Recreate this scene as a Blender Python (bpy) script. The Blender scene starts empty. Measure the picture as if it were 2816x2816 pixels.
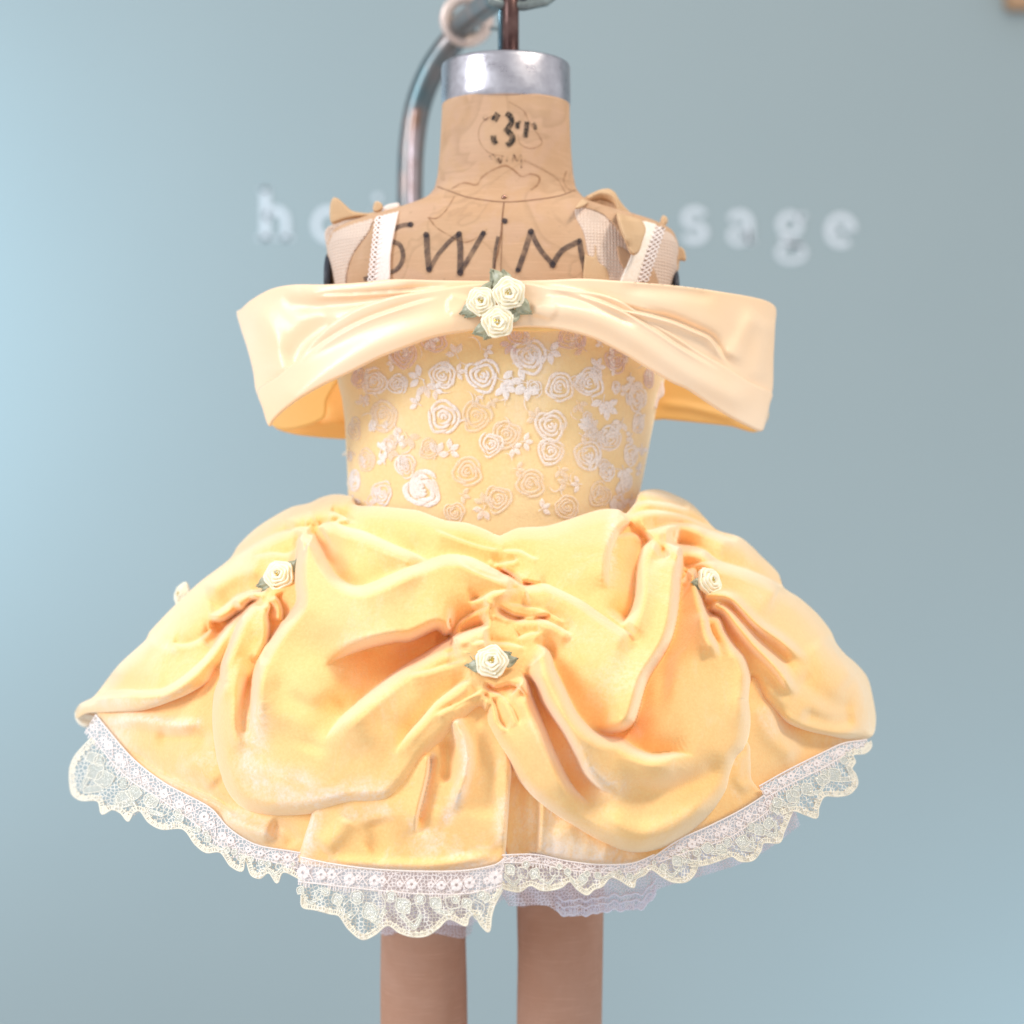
import bpy, bmesh, math, random
import numpy as np
from mathutils import Vector, Matrix

rnd = random.Random(7)
nrg = np.random.default_rng(11)
scene = bpy.context.scene
COL = scene.collection
R_ = math.radians

# ------------------------------------------------------------------ camera, world, light
D = 1.5                      # metres from the camera to the plane y = 0 through the form
K = 0.84 / 2816              # metres per unit of the drawing grid in that plane
cam = bpy.data.cameras.new('camera')
camo = bpy.data.objects.new('camera', cam)
COL.objects.link(camo)
camo.location = (0, -D, 0)
camo.rotation_euler = (R_(90), 0, 0)
cam.sensor_width = 36
cam.lens = 36 * D / 0.84
cam.clip_end = 50
cam.dof.use_dof = True
cam.dof.focus_distance = 1.29
cam.dof.aperture_fstop = 4.0
scene.camera = camo

world = bpy.data.worlds.new('World')
scene.world = world
world.use_nodes = True
bg = world.node_tree.nodes['Background']
bg.inputs[0].default_value = (0.96, 0.97, 1.0, 1)
bg.inputs[1].default_value = 0.72


def area(name, loc, target, size, power, color, size_y=None):
    l = bpy.data.lights.new(name, 'AREA')
    l.energy = power
    l.color = color
    l.size = size
    if size_y:
        l.shape = 'RECTANGLE'
        l.size_y = size_y
    o = bpy.data.objects.new(name, l)
    COL.objects.link(o)
    o.location = loc
    o.rotation_euler = (Vector(target) - Vector(loc)).to_track_quat('-Z', 'Y').to_euler()
    return o


area('window_light', (-2.2, -1.5, 1.2), (0, 0, -0.05), 0.55, 48, (0.94, 0.97, 1.0), 1.2)
area('ceiling_light', (1.05, -0.9, 1.8), (0.0, 0.0, -0.1), 0.4, 25, (1.0, 0.90, 0.76), 0.4)
area('wall_fill', (-1.75, 1.15, 0.35), (-1.25, 2.0, 0.25), 0.9, 17, (0.50, 0.80, 1.0), 0.9)  # added unseen fill, tints the left of the wall blue
area('low_wall_fill', (1.3, 1.1, -1.35), (0.75, 2.0, -0.85), 0.9, 7.5, (0.50, 0.80, 1.0), 0.5)  # added unseen fill, brightens the lower right of the wall

scene.view_settings.view_transform = 'Standard'
scene.view_settings.look = 'None'
scene.view_settings.exposure = 0.10
scene.view_settings.gamma = 1.0
scene.render.engine = 'CYCLES'
cy = scene.cycles
cy.max_bounces = 12
cy.diffuse_bounces = 9
cy.transparent_max_bounces = 24
cy.use_denoising = True
cy.sample_clamp_indirect = 10


# ------------------------------------------------------------------ helpers
def W(u, v, y):
    """world point at depth y (metres, minus = nearer) for drawing-grid position u, v"""
    s = K * (D + y) / D
    return ((u - 1408) * s, y, (1408 - v) * s)


def WA(u, v, y):
    s = K * (D + y) / D
    return np.stack([(u - 1408) * s, y, (1408 - v) * s], -1)


def mesh_obj(name, verts, faces, mat=None, parent=None, smooth=True, uvs=None):
    me = bpy.data.meshes.new(name)
    if isinstance(verts, np.ndarray):
        verts = verts.reshape(-1, 3)
    fa = np.asarray(faces) if isinstance(faces, np.ndarray) else None
    if fa is not None:
        nf, k = fa.shape
        me.vertices.add(len(verts))
        me.vertices.foreach_set('co', np.asarray(verts, dtype=np.float32).ravel())
        me.loops.add(nf * k)
        me.loops.foreach_set('vertex_index', fa.astype(np.int32).ravel())
        me.polygons.add(nf)
        me.polygons.foreach_set('loop_start', (np.arange(nf) * k).astype(np.int32))
        me.update(calc_edges=True)
    else:
        me.from_pydata([tuple(v) for v in verts], [], faces)
    if uvs is not None:
        uvl = me.uv_layers.new(name='UVMap')
        li = np.empty(len(me.loops), dtype=np.int32)
        me.loops.foreach_get('vertex_index', li)
        uvl.data.foreach_set('uv', np.asarray(uvs, dtype=np.float32)[li].ravel())
    if smooth:
        me.polygons.foreach_set('use_smooth', np.ones(len(me.polygons), dtype=bool))
    me.validate()
    me.update()
    o = bpy.data.objects.new(name, me)
    COL.objects.link(o)
    if mat:
        me.materials.append(mat)
    if parent:
        o.parent = parent
    return o


def empty(name, loc=(0, 0, 0)):
    o = bpy.data.objects.new(name, None)
    COL.objects.link(o)
    o.location = loc
    o.empty_display_size = 0.05
    return o


def parent_keep(o, p):
    o.parent = p
    o.matrix_parent_inverse = Matrix.Translation(-Vector(p.location))


def tag(o, label=None, cat=None, group=None, kind=None):
    if label:
        o['label'] = label
    if cat:
        o['category'] = cat
    if group:
        o['group'] = group
    if kind:
        o['kind'] = kind
    return o


def catmull(pts, step=4.0, closed=False):
    P = np.array([list(p) for p in pts], dtype=float)
    n = len(P)
    out = []
    rng = range(n) if closed else range(n - 1)
    for i in rng:
        if closed:
            p0, p1, p2, p3 = P[(i - 1) % n], P[i], P[(i + 1) % n], P[(i + 2) % n]
        else:
            p1, p2 = P[i], P[i + 1]
            p0 = P[i - 1] if i > 0 else 2 * p1 - p2
            p3 = P[i + 2] if i + 2 < n else 2 * p2 - p1
        L = np.hypot(*(p2 - p1)[:2])
        m = max(1, int(math.ceil(L / step)))
        # centripetal-ish tangents, limited so that tight corners do not overshoot
        t1 = (p2 - p0) * 0.5
        t2 = (p3 - p1) * 0.5
        for tt in (t1, t2):
            l2 = np.hypot(tt[0], tt[1])
            if l2 > L * 1.0:
                tt *= L / l2
        s = np.linspace(0, 1, m, endpoint=False)[:, None]
        h00 = 2 * s**3 - 3 * s**2 + 1
        h10 = s**3 - 2 * s**2 + s
        h01 = -2 * s**3 + 3 * s**2
        h11 = s**3 - s**2
        out.append(h00 * p1 + h10 * t1 + h01 * p2 + h11 * t2)
    if not closed:
        out.append(P[-1:])
    return np.concatenate(out)


def boxblur(A, n):
    for ax in (0, 1):
        P = np.pad(A, [(n + 1, n) if q == ax else (0, 0) for q in (0, 1)], mode='edge')
        c = np.cumsum(P, axis=ax)
        m = A.shape[ax]
        A = (np.take(c, range(2 * n + 1, 2 * n + 1 + m), axis=ax) - np.take(c, range(0, m), axis=ax)) / (2 * n + 1)
    return A


class Grid:
    def __init__(s, u0, v0, u1, v1, cell):
        s.c = cell
        s.us = np.arange(u0, u1 + cell, cell)
        s.vs = np.arange(v0, v1 + cell, cell)
        s.U, s.V = np.meshgrid(s.us, s.vs)
        s.H = np.zeros_like(s.U)
        s.kh, s.kr, s.kw = 1.0, 1.0, 1.0

    def dist(s, pts, reach, closed=False):
        """signed distance to a polyline inside reach; also index of the nearest sample"""
        n = len(pts)
        if closed:
            tan = np.roll(pts[:, :2], -1, 0) - np.roll(pts[:, :2], 1, 0)
        else:
            tan = np.gradient(pts[:, :2], axis=0)
        tan /= np.maximum(np.hypot(tan[:, 0], tan[:, 1]), 1e-6)[:, None]
        best = np.full(s.U.shape, 1e9)
        idx = np.full(s.U.shape, -1, dtype=np.int32)
        nu, nv = len(s.us), len(s.vs)
        for i in range(n):
            pu, pv = pts[i, 0], pts[i, 1]
            a = max(0, int((pu - reach - s.us[0]) / s.c))
            b = min(nu, int((pu + reach - s.us[0]) / s.c) + 2)
            c = max(0, int((pv - reach - s.vs[0]) / s.c))
            d = min(nv, int((pv + reach - s.vs[0]) / s.c) + 2)
            if a >= b or c >= d:
                continue
            dd = (s.us[a:b][None, :] - pu)**2 + (s.vs[c:d][:, None] - pv)**2
            bb = best[c:d, a:b]
            m = dd < bb
            bb[m] = dd[m]
            idx[c:d, a:b][m] = i
        ok = idx >= 0
        i2 = np.where(ok, idx, 0)
        du = s.U - pts[i2, 0]
        dv = s.V - pts[i2, 1]
        cr = tan[i2, 0] * dv - tan[i2, 1] * du
        al = tan[i2, 0] * du + tan[i2, 1] * dv
        dist = np.sqrt(np.where(ok, best, 1e12))
        near = np.abs(al) < 6
        mag = np.where(near, np.abs(cr), dist)
        sd = np.where(cr >= 0, mag, -mag)
        sd = np.where(ok, sd, 1e6)
        return sd, i2, ok, tan

    def cliff(s, pts, h=40, r=10, wF=90, g=15, wB=45, taper=(0.15, 0.15)):
        h, r, g = h * s.kh, r * s.kr, g * s.kh * 1.35
        P = catmull(pts, 3.0)
        n = len(P)
        t = np.linspace(0, 1, n)
        a, b = taper
        w = np.ones(n)
        if a > 0:
            w *= np.clip(t / a, 0, 1)
        if b > 0:
            w *= np.clip((1 - t) / b, 0, 1)
        w = w * w * (3 - 2 * w)
        if P.shape[1] > 2:
            w = w * P[:, 2]
        reach = max(wF * 2.8, wB * 2.8) * s.kw
        sd, i, ok, _ = s.dist(P, reach)
        d = np.abs(sd)
        fade = np.clip((reach - d) / (reach * 0.4), 0, 1)
        x = np.clip(d / r, 0, 1)
        rim = 0.8 * np.sqrt(1 - (1 - x)**2) + 0.2 * np.sin(x * math.pi / 2)
        wF, wB = wF * s.kw, wB * s.kw
        f = np.where(sd > 0, h * rim * np.exp(-d / wF) - g * (1 - rim), -g * np.exp(-(d / wB)**1.5))
        C = np.where(ok, f * w[i] * fade, 0)
        nz = np.nonzero(ok)
        pad = 62
        a0, a1 = max(0, nz[0].min() - pad), nz[0].max() + pad
        b0, b1 = max(0, nz[1].min() - pad), nz[1].max() + pad
        sub = C[a0:a1, b0:b1]
        B1 = boxblur(boxblur(sub, 4), 4)
        B2 = boxblur(boxblur(B1, 9), 9)
        dd = d[a0:a1, b0:b1]
        k1 = np.clip((dd - 0.9 * r) / (0.6 * r + 8), 0, 1)
        k2 = np.clip((dd - 1.6 * r) / (1.0 * r + 10), 0, 1)
        B3 = boxblur(boxblur(B2, 14), 14)
        k3 = np.clip((dd - 2.7 * r) / (1.5 * r + 10), 0, 1)
        # past the two ends of the stroke the blurred field takes over completely
        endz = ((i == 0) | (i == n - 1))[a0:a1, b0:b1]
        k1 = np.where(endz, 1, k1)
        o1 = sub * (1 - k1) + B1 * k1
        s.H[a0:a1, b0:b1] += (o1 * (1 - k2) + B2 * k2) * (1 - k3) + B3 * k3

    def ridge(s, pts, h=20, w=25, taper=(0.2, 0.2)):
        h = h * s.kh
        P = catmull(pts, 4.0)
        n = len(P)
        t = np.linspace(0, 1, n)
        wt = np.ones(n)
        if taper[0] > 0:
            wt *= np.clip(t / taper[0], 0, 1)
        if taper[1] > 0:
            wt *= np.clip((1 - t) / taper[1], 0, 1)
        wt = wt * wt * (3 - 2 * wt)
        sd, i, ok, _ = s.dist(P, w * 2.6)
        s.H += np.where(ok, h * np.exp(-(sd / w)**2) * wt[i], 0)

    def blob(s, u, v, h, ru, rv=None, ang=0):
        rv = rv or ru
        ca, sa = math.cos(R_(ang)), math.sin(R_(ang))
        du, dv = s.U - u, s.V - v
        a = (du * ca + dv * sa) / ru
        b = (-du * sa + dv * ca) / rv
        s.H += h * np.exp(-(a * a + b * b))

    def blur(s, n=1):
        for _ in range(n):
            H = np.pad(s.H, 1, mode='edge')
            s.H = (H[1:-1, 1:-1] * 4 + (H[:-2, 1:-1] + H[2:, 1:-1] + H[1:-1, :-2] + H[1:-1, 2:]) * 2
                   + H[:-2, :-2] + H[2:, 2:] + H[:-2, 2:] + H[2:, :-2]) / 16


def vnoise(U, V, scale, seed):
    """smooth value noise on the grid"""
    r = np.random.default_rng(seed)
    T = r.uniform(-1, 1, (64, 64))
    x = U / scale
    y = V / scale
    xi = np.floor(x).astype(int)
    yi = np.floor(y).astype(int)
    fx = x - xi
    fy = y - yi
    fx = fx * fx * (3 - 2 * fx)
    fy = fy * fy * (3 - 2 * fy)
    a = T[yi % 64, xi % 64]
    b = T[yi % 64, (xi + 1) % 64]
    c = T[(yi + 1) % 64, xi % 64]
    d = T[(yi + 1) % 64, (xi + 1) % 64]
    return a * (1 - fx) * (1 - fy) + b * fx * (1 - fy) + c * (1 - fx) * fy + d * fx * fy


def inside(U, V, poly):
    m = np.zeros(U.shape, dtype=bool)
    n = len(poly)
    us, vs = U[0], V[:, 0]
    for i in range(n):
        x1, y1 = poly[i, :2]
        x2, y2 = poly[(i + 1) % n, :2]
        if y1 == y2:
            continue
        lo, hi = (y1, y2) if y1 < y2 else (y2, y1)
        rows = np.nonzero((vs >= lo) & (vs < hi))[0]
        for r in rows:
            xc = x1 + (vs[r] - y1) / (y2 - y1) * (x2 - x1)
            m[r, us > xc] ^= True
    return m


def panel(name, outline, depth, mat, parent, cell=4.0, offset=0.0, rim_r=12, drop=25, back=40,
          sculpt=None, noise=0.0, smooth_outline=True, sharp=False, uv=False, seed=3, nap_sheen=None):
    """a piece of cloth: outline in the grid, relief sculpted on a curved base, edge rolled back, real thickness"""
    poly = catmull(outline, min(4.0, cell), closed=True) if smooth_outline else np.array(outline, float)
    u0, v0 = poly[:, 0].min() - 2 * cell, poly[:, 1].min() - 2 * cell
    u1, v1 = poly[:, 0].max() + 2 * cell, poly[:, 1].max() + 2 * cell
    G = Grid(u0, v0, u1, v1, cell)
    if sculpt:
        sculpt(G)
        G.blur(1)
    if noise:
        G.H += noise * (vnoise(G.U, G.V, 90, seed) + 0.5 * vnoise(G.U, G.V, 38, seed + 1))
    IN = inside(G.U, G.V, poly)
    reach = max(rim_r * 1.3, cell * 2.5)
    dense = catmull(np.vstack([poly, poly[:1]])[:, :2], 1.5) if len(poly) < 9000 else poly
    sd, idx, ok, tan = G.dist(dense, reach)
    d = np.where(ok, np.abs(sd), 1e6)
    cellin = IN[:-1, :-1] | IN[1:, :-1] | IN[:-1, 1:] | IN[1:, 1:]
    used = np.zeros(IN.shape, bool)
    used[:-1, :-1] |= cellin
    used[1:, :-1] |= cellin
    used[:-1, 1:] |= cellin
    used[1:, 1:] |= cellin
    out = used & ~IN
    U2, V2 = G.U.copy(), G.V.copy()
    # outside vertices slide to the outline
    al = tan[idx, 0] * (G.U - dense[idx, 0]) + tan[idx, 1] * (G.V - dense[idx, 1])
    al = np.clip(al, -1.5, 1.5)
    U2[out] = (dense[idx, 0] + tan[idx, 0] * al)[out]
    V2[out] = (dense[idx, 1] + tan[idx, 1] * al)[out]
    d = np.where(out, 0, d)
    x = np.clip(d / rim_r, 0, 1)
    rim = 0.5 * np.sqrt(1 - (1 - x)**2) + 0.5 * np.sin(x * math.pi / 2)
    Y = depth(U2, V2) - (offset + G.H - drop * (1 - rim)) * K
    X = WA(U2, V2, Y)
    num = np.full(IN.shape, -1, dtype=np.int64)
    num[used] = np.arange(used.sum())
    verts = X[used]
    c = np.nonzero(cellin)
    a = num[c[0], c[1]]
    b = num[c[0], c[1] + 1]
    e = num[c[0] + 1, c[1] + 1]
    f = num[c[0] + 1, c[1]]
    faces = np.stack([a, f, e, b], 1)
    if back:
        ed = np.concatenate([faces[:, [0, 1]], faces[:, [1, 2]], faces[:, [2, 3]], faces[:, [3, 0]]])
        key = np.sort(ed, 1)
        kk = key[:, 0] * (len(verts) + 1) + key[:, 1]
        _, inv, cnt = np.unique(kk, return_inverse=True, return_counts=True)
        be = ed[cnt[inv] == 1]
        ring = np.unique(be)
        nb = len(verts)
        mp = {int(r): nb + i for i, r in enumerate(ring)}
        bv = verts[ring].copy()
        bv[:, 1] += back * K
        verts = np.vstack([verts, bv])
        bf = np.array([[int(q), int(p), mp[int(p)], mp[int(q)]] for p, q in be])
        faces = np.vstack([faces, bf])
    uvs = None
    if uv:
        uvs = np.stack([U2[used], -V2[used]], 1)
        if back:
            uvs = np.vstack([uvs, uvs[ring]])
        uvs = uvs / 100
    ob = mesh_obj(name, verts, faces, mat, parent, uvs=uvs)
    if nap_sheen:
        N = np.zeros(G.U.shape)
        for pts, w, st in nap_sheen:
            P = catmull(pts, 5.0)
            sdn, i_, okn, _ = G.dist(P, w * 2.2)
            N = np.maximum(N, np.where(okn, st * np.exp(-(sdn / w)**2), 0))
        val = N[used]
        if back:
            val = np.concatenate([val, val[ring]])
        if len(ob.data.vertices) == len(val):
            a_ = ob.data.attributes.new('nap_sheen', 'FLOAT', 'POINT')
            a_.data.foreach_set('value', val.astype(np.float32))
    return ob


def ribbon(name, pts, width, depth, lift, mat, parent, step=3.0, thick=2.0, closed=False, join=None, taper=0.0):
    """flat raised strip that follows a surface; pts in the grid. join collects many strips into one mesh"""
    P = catmull(pts, step, closed=closed)
    n = len(P)
    T = (np.roll(P[:, :2], -1, 0) - np.roll(P[:, :2], 1, 0)) if closed else np.gradient(P[:, :2], axis=0)
    T /= np.maximum(np.hypot(T[:, 0], T[:, 1]), 1e-6)[:, None]
    N = np.stack([-T[:, 1], T[:, 0]], 1)
    wd = np.full(n, width / 2.0)
    if P.shape[1] > 2:
        wd = wd * P[:, 2]
    if taper and not closed:
        t = np.linspace(0, 1, n)
        wd *= np.clip(np.minimum(t, 1 - t) / taper, 0.12, 1)
    prof = [(-1, 0), (-0.75, 0.75), (0, 1), (0.75, 0.75), (1, 0)]
    rows = []
    for a, b in prof:
        q = P[:, :2] + N * (wd * a)[:, None]
        y = depth(q[:, 0], q[:, 1]) - (lift + thick * b) * K
        rows.append(WA(q[:, 0], q[:, 1], y))
    V = np.stack(rows, 1).reshape(-1, 3)
    k = len(prof)
    F = []
    m = n if closed else n - 1
    for i in range(m):
        j = (i + 1) % n
        for c in range(k - 1):
            F.append([i * k + c, j * k + c, j * k + c + 1, i * k + c + 1])
    F = np.array(F)
    if join is not None:
        off = sum(len(x[0]) for x in join)
        join.append((V, F + off))
        return None
    return mesh_obj(name, V, F, mat, parent)


def flush(join, name, mat, parent, smooth=True):
    V = np.vstack([j[0] for j in join])
    F = np.vstack([j[1] for j in join])
    return mesh_obj(name, V, F, mat, parent, smooth=smooth)


def tube(path, rad, seg=20):
    """swept round tube as verts, faces"""
    P = [Vector(p) for p in path]
    n = len(P)
    rads = rad if isinstance(rad, (list, tuple)) else [rad] * n
    V, F = [], []
    up = Vector((0, 1, 0.01))
    prev = None
    for i, p in enumerate(P):
        t = (P[min(i + 1, n - 1)] - P[max(i - 1, 0)]).normalized()
        if prev is None:
            a = t.cross(up).normalized()
        else:
            a = (prev - t * prev.dot(t)).normalized()
        prev = a
        b = t.cross(a)
        for k in range(seg):
            th = 2 * math.pi * k / seg
            V.append(p + (a * math.cos(th) + b * math.sin(th)) * rads[i])
    for i in range(n - 1):
        for k in range(seg):
            F.append([i * seg + k, i * seg + (k + 1) % seg, (i + 1) * seg + (k + 1) % seg, (i + 1) * seg + k])
    F.append(list(range(seg - 1, -1, -1)))
    F.append([(n - 1) * seg + k for k in range(seg)])
    return V, F


def loft(name, rows, mat, parent, seg=160, power=2.0, cap=True, rowstep=6, yc=0.0, uv=False):
    """closed body from rows (v, left u, right u, half depth m)"""
    Rr = np.array(rows, float)
    vs = np.arange(Rr[0, 0], Rr[-1, 0] + 0.1, rowstep)
    L = np.interp(vs, Rr[:, 0], Rr[:, 1])
    Rt = np.interp(vs, Rr[:, 0], Rr[:, 2])
    Dp = np.interp(vs, Rr[:, 0], Rr[:, 3])
    ker = np.array([1, 4, 6, 4, 1]) / 16

    def sm(a):
        return np.convolve(np.pad(a, 2, mode='edge'), ker, mode='valid')
    L, Rt, Dp = sm(L), sm(Rt), sm(Dp)
    th = np.linspace(0, 2 * math.pi, seg, endpoint=False)
    cx, sy = np.cos(th), np.sin(th)
    e = 2.0 / power
    cx = np.sign(cx) * np.abs(cx)**e
    sy = np.sign(sy) * np.abs(sy)**e
    X = []
    for v, l, r, d in zip(vs, L, Rt, Dp):
        c, h = (l + r) / 2, (r - l) / 2
        y = yc - sy * d
        u = c + h * cx
        x = (u - 1408) * K
        X.append(np.stack([x, y, np.full(seg, (1408 - v) * K)], 1))
    n = len(vs)
    V = np.vstack(X)
    F = [[i * seg + k, (i + 1) * seg + k, (i + 1) * seg + (k + 1) % seg, i * seg + (k + 1) % seg]
         for i in range(n - 1) for k in range(seg)]
    if cap:
        F = F + [list(range(seg)), [(n - 1) * seg + k for k in range(seg - 1, -1, -1)]]
    return mesh_obj(name, V.tolist(), F, mat, parent)


def loft_depth(rows, power=2.0):
    """front depth of that body seen from the camera, as a function of u, v (fixed-point for perspective)"""
    Rr = np.array(rows, float)

    def f(u, v):
        u = np.asarray(u, float)
        v = np.asarray(v, float)
        y = np.zeros(np.broadcast(u, v).shape)
        for _ in range(16):
            s = (D + y) / D
            uw = 1408 + (u - 1408) * s
            vw = 1408 + (v - 1408) * s
            L = np.interp(vw, Rr[:, 0], Rr[:, 1])
            Rt = np.interp(vw, Rr[:, 0], Rr[:, 2])
            Dp = np.interp(vw, Rr[:, 0], Rr[:, 3])
            c, h = (L + Rt) / 2, (Rt - L) / 2
            t = np.clip(np.abs((uw - c) / h), 0, 0.9995)
            y2 = -Dp * (1 - t**power)**(1 / power)
            y = 0.5 * y + 0.5 * y2
        return y
    return f


# ------------------------------------------------------------------ materials
def new_mat(name):
    m = bpy.data.materials.new(name)
    m.use_nodes = True
    nt = m.node_tree
    return m, nt, nt.nodes['Principled BSDF'], nt.nodes['Material Output']


def add(nt, t, **kw):
    n = nt.nodes.new(t)
    for k, v in kw.items():
        setattr(n, k, v)
    return n


def mix_col(nt, fac, a, b):
    m = nt.nodes.new('ShaderNodeMix')
    m.data_type = 'RGBA'
    if isinstance(fac, (int, float)):
        m.inputs[0].default_value = fac
    else:
        nt.links.new(fac, m.inputs[0])
    for i, c in ((6, a), (7, b)):
        if isinstance(c, (tuple, list)):
            m.inputs[i].default_value = (*c, 1) if len(c) == 3 else c
        else:
            nt.links.new(c, m.inputs[i])
    return m.outputs[2]


def ramp(nt, src, stops):
    r = nt.nodes.new('ShaderNodeValToRGB')
    nt.links.new(src, r.inputs[0])
    el = r.color_ramp.elements
    while len(el) < len(stops):
        el.new(0.5)
    for e, (p, c) in zip(el, stops):
        e.position = p
        e.color = (c, c, c, 1) if isinstance(c, (int, float)) else (*c, 1)
    return r.outputs[0]


def noise(nt, scale, detail=4, rough=0.5, vec=None, dist=0.0):
    n = nt.nodes.new('ShaderNodeTexNoise')
    n.inputs['Scale'].default_value = scale
    n.inputs['Detail'].default_value = detail
    n.inputs['Roughness'].default_value = rough
    n.inputs['Distortion'].default_value = dist
    if vec is not None:
        nt.links.new(vec, n.inputs['Vector'])
    return n.outputs['Fac']


def objco(nt):
    return nt.nodes.new('ShaderNodeTexCoord').outputs['Object']


def bump(nt, h, dist, strength=1.0, normal=None):
    b = nt.nodes.new('ShaderNodeBump')
    b.inputs['Distance'].default_value = dist
    b.inputs['Strength'].default_value = strength
    nt.links.new(h, b.inputs['Height'])
    if normal is not None:
        nt.links.new(normal, b.inputs['Normal'])
    return b.outputs['Normal']


def velvet(name, base, base2, sheen=0.55, tint=(1.0, 0.92, 0.76), crush=0.0, pile=0.0, edge=0.62):
    m, nt, p, out = new_mat(name)
    co = objco(nt)
    n1 = noise(nt, 9, 3, 0.5, co)
    c = mix_col(nt, ramp(nt, n1, [(0.35, 0.0), (0.7, 1.0)]), base, base2)
    n2 = noise(nt, 420, 3, 0.7, co)
    c = mix_col(nt, ramp(nt, n2, [(0.35, 0.0), (0.7, 0.28)]), c, tuple(min(1, x * 1.25 + 0.04) for x in base2))
    if pile:
        # pile brushed the other way in patches: paler, speckled
        mpp = nt.nodes.new('ShaderNodeMapping')
        mpp.inputs['Scale'].default_value = (1.0, 1.0, 0.7)
        nt.links.new(co, mpp.inputs[0])
        n5 = noise(nt, 13, 6, 0.68, mpp.outputs[0], 0.8)
        n6 = noise(nt, 330, 3, 0.7, co)
        m5 = nt.nodes.new('ShaderNodeMath')
        m5.operation = 'MULTIPLY'
        nt.links.new(ramp(nt, n5, [(0.52, 0.0), (0.68, pile)]), m5.inputs[0])
        nt.links.new(ramp(nt, n6, [(0.36, 0.25), (0.58, 1.0)]), m5.inputs[1])
        c = mix_col(nt, m5.outputs[0], c, (0.97, 0.84, 0.70))
    # crushed pile and pale sheen put into the colour (attribute along traced patches)
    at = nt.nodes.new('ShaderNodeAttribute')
    at.attribute_name = 'nap_sheen'
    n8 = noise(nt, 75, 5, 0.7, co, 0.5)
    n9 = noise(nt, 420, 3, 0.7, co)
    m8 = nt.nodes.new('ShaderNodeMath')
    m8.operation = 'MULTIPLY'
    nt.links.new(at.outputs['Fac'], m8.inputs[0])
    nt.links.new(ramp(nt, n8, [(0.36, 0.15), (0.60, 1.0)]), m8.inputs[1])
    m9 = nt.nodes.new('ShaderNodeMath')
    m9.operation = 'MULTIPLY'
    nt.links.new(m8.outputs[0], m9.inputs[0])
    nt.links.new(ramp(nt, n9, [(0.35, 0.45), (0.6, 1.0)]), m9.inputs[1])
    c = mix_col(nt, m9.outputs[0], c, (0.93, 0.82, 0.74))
    # sheen of upright pile put into the colour: paler where the cloth turns away
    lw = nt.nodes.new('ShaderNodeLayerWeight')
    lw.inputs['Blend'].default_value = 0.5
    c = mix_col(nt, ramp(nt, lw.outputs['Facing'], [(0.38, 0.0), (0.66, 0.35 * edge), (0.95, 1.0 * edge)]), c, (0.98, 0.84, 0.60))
    nt.links.new(c, p.inputs['Base Color'])
    p.inputs['Roughness'].default_value = 0.9
    p.inputs['Specular IOR Level'].default_value = 0.15
    p.inputs['Sheen Weight'].default_value = sheen
    p.inputs['Sheen Roughness'].default_value = 0.5
    p.inputs['Sheen Tint'].default_value = (*tint, 1)
    if crush:
        n3 = noise(nt, 26, 5, 0.6, co, 0.6)
        mm = nt.nodes.new('ShaderNodeMath')
        mm.operation = 'MULTIPLY_ADD'
        nt.links.new(ramp(nt, n3, [(0.42, 0.0), (0.62, 1.0)]), mm.inputs[0])
        mm.inputs[1].default_value = crush
        mm.inputs[2].default_value = sheen
        nt.links.new(mm.outputs[0], p.inputs['Sheen Weight'])
    h = noise(nt, 650, 3, 0.6, co)
    nb = bump(nt, h, 0.0006, 0.55)
    h2 = noise(nt, 60, 3, 0.5, co)
    nb = bump(nt, h2, 0.0012, 0.35, nb)
    nt.links.new(nb, p.inputs['Normal'])
    return m


M = {}
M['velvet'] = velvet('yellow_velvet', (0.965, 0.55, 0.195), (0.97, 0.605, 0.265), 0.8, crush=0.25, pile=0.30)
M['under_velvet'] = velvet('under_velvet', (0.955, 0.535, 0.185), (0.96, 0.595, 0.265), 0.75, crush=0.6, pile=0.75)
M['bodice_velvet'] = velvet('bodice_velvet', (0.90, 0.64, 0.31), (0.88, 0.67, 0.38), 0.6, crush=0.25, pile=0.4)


def motif_mat(name, col, alpha):
    m, nt, p, out = new_mat(name)
    co = objco(nt)
    n = noise(nt, 700, 3, 0.7, co)
    n2 = noise(nt, 30, 3, 0.6, co)
    c = mix_col(nt, ramp(nt, n, [(0.35, 0.0), (0.65, 1.0)]), tuple(x * 0.93 for x in col), col)
    nt.links.new(c, p.inputs['Base Color'])
    p.inputs['Roughness'].default_value = 0.7
    p.inputs['Sheen Weight'].default_value = 0.6
    mm = nt.nodes.new('ShaderNodeMath')
    mm.operation = 'MULTIPLY'
    a1 = ramp(nt, n2, [(0.36, alpha * 0.6), (0.5, alpha)])
    a2 = ramp(nt, n, [(0.3, 0.55), (0.5, 1.0)])
    nt.links.new(a1, mm.inputs[0])
    nt.links.new(a2, mm.inputs[1])
    nt.links.new(mm.outputs[0], p.inputs['Alpha'])
    nt.links.new(bump(nt, n, 0.0008, 0.8), p.inputs['Normal'])
    return m


M['motif_bright'] = motif_mat('motif_bright', (0.98, 0.92, 0.89), 1.0)  # one pattern: bright to faint colours imitate how the pile reflects light
M['motif_mid'] = motif_mat('motif_mid', (0.98, 0.90, 0.84), 0.95)
M['motif_faint'] = motif_mat('motif_faint', (0.95, 0.82, 0.66), 0.75)
M['motif_shaded'] = motif_mat('motif_shaded', (0.86, 0.68, 0.66), 0.75)  # same pattern with the shade under the collar put into its colour


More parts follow.
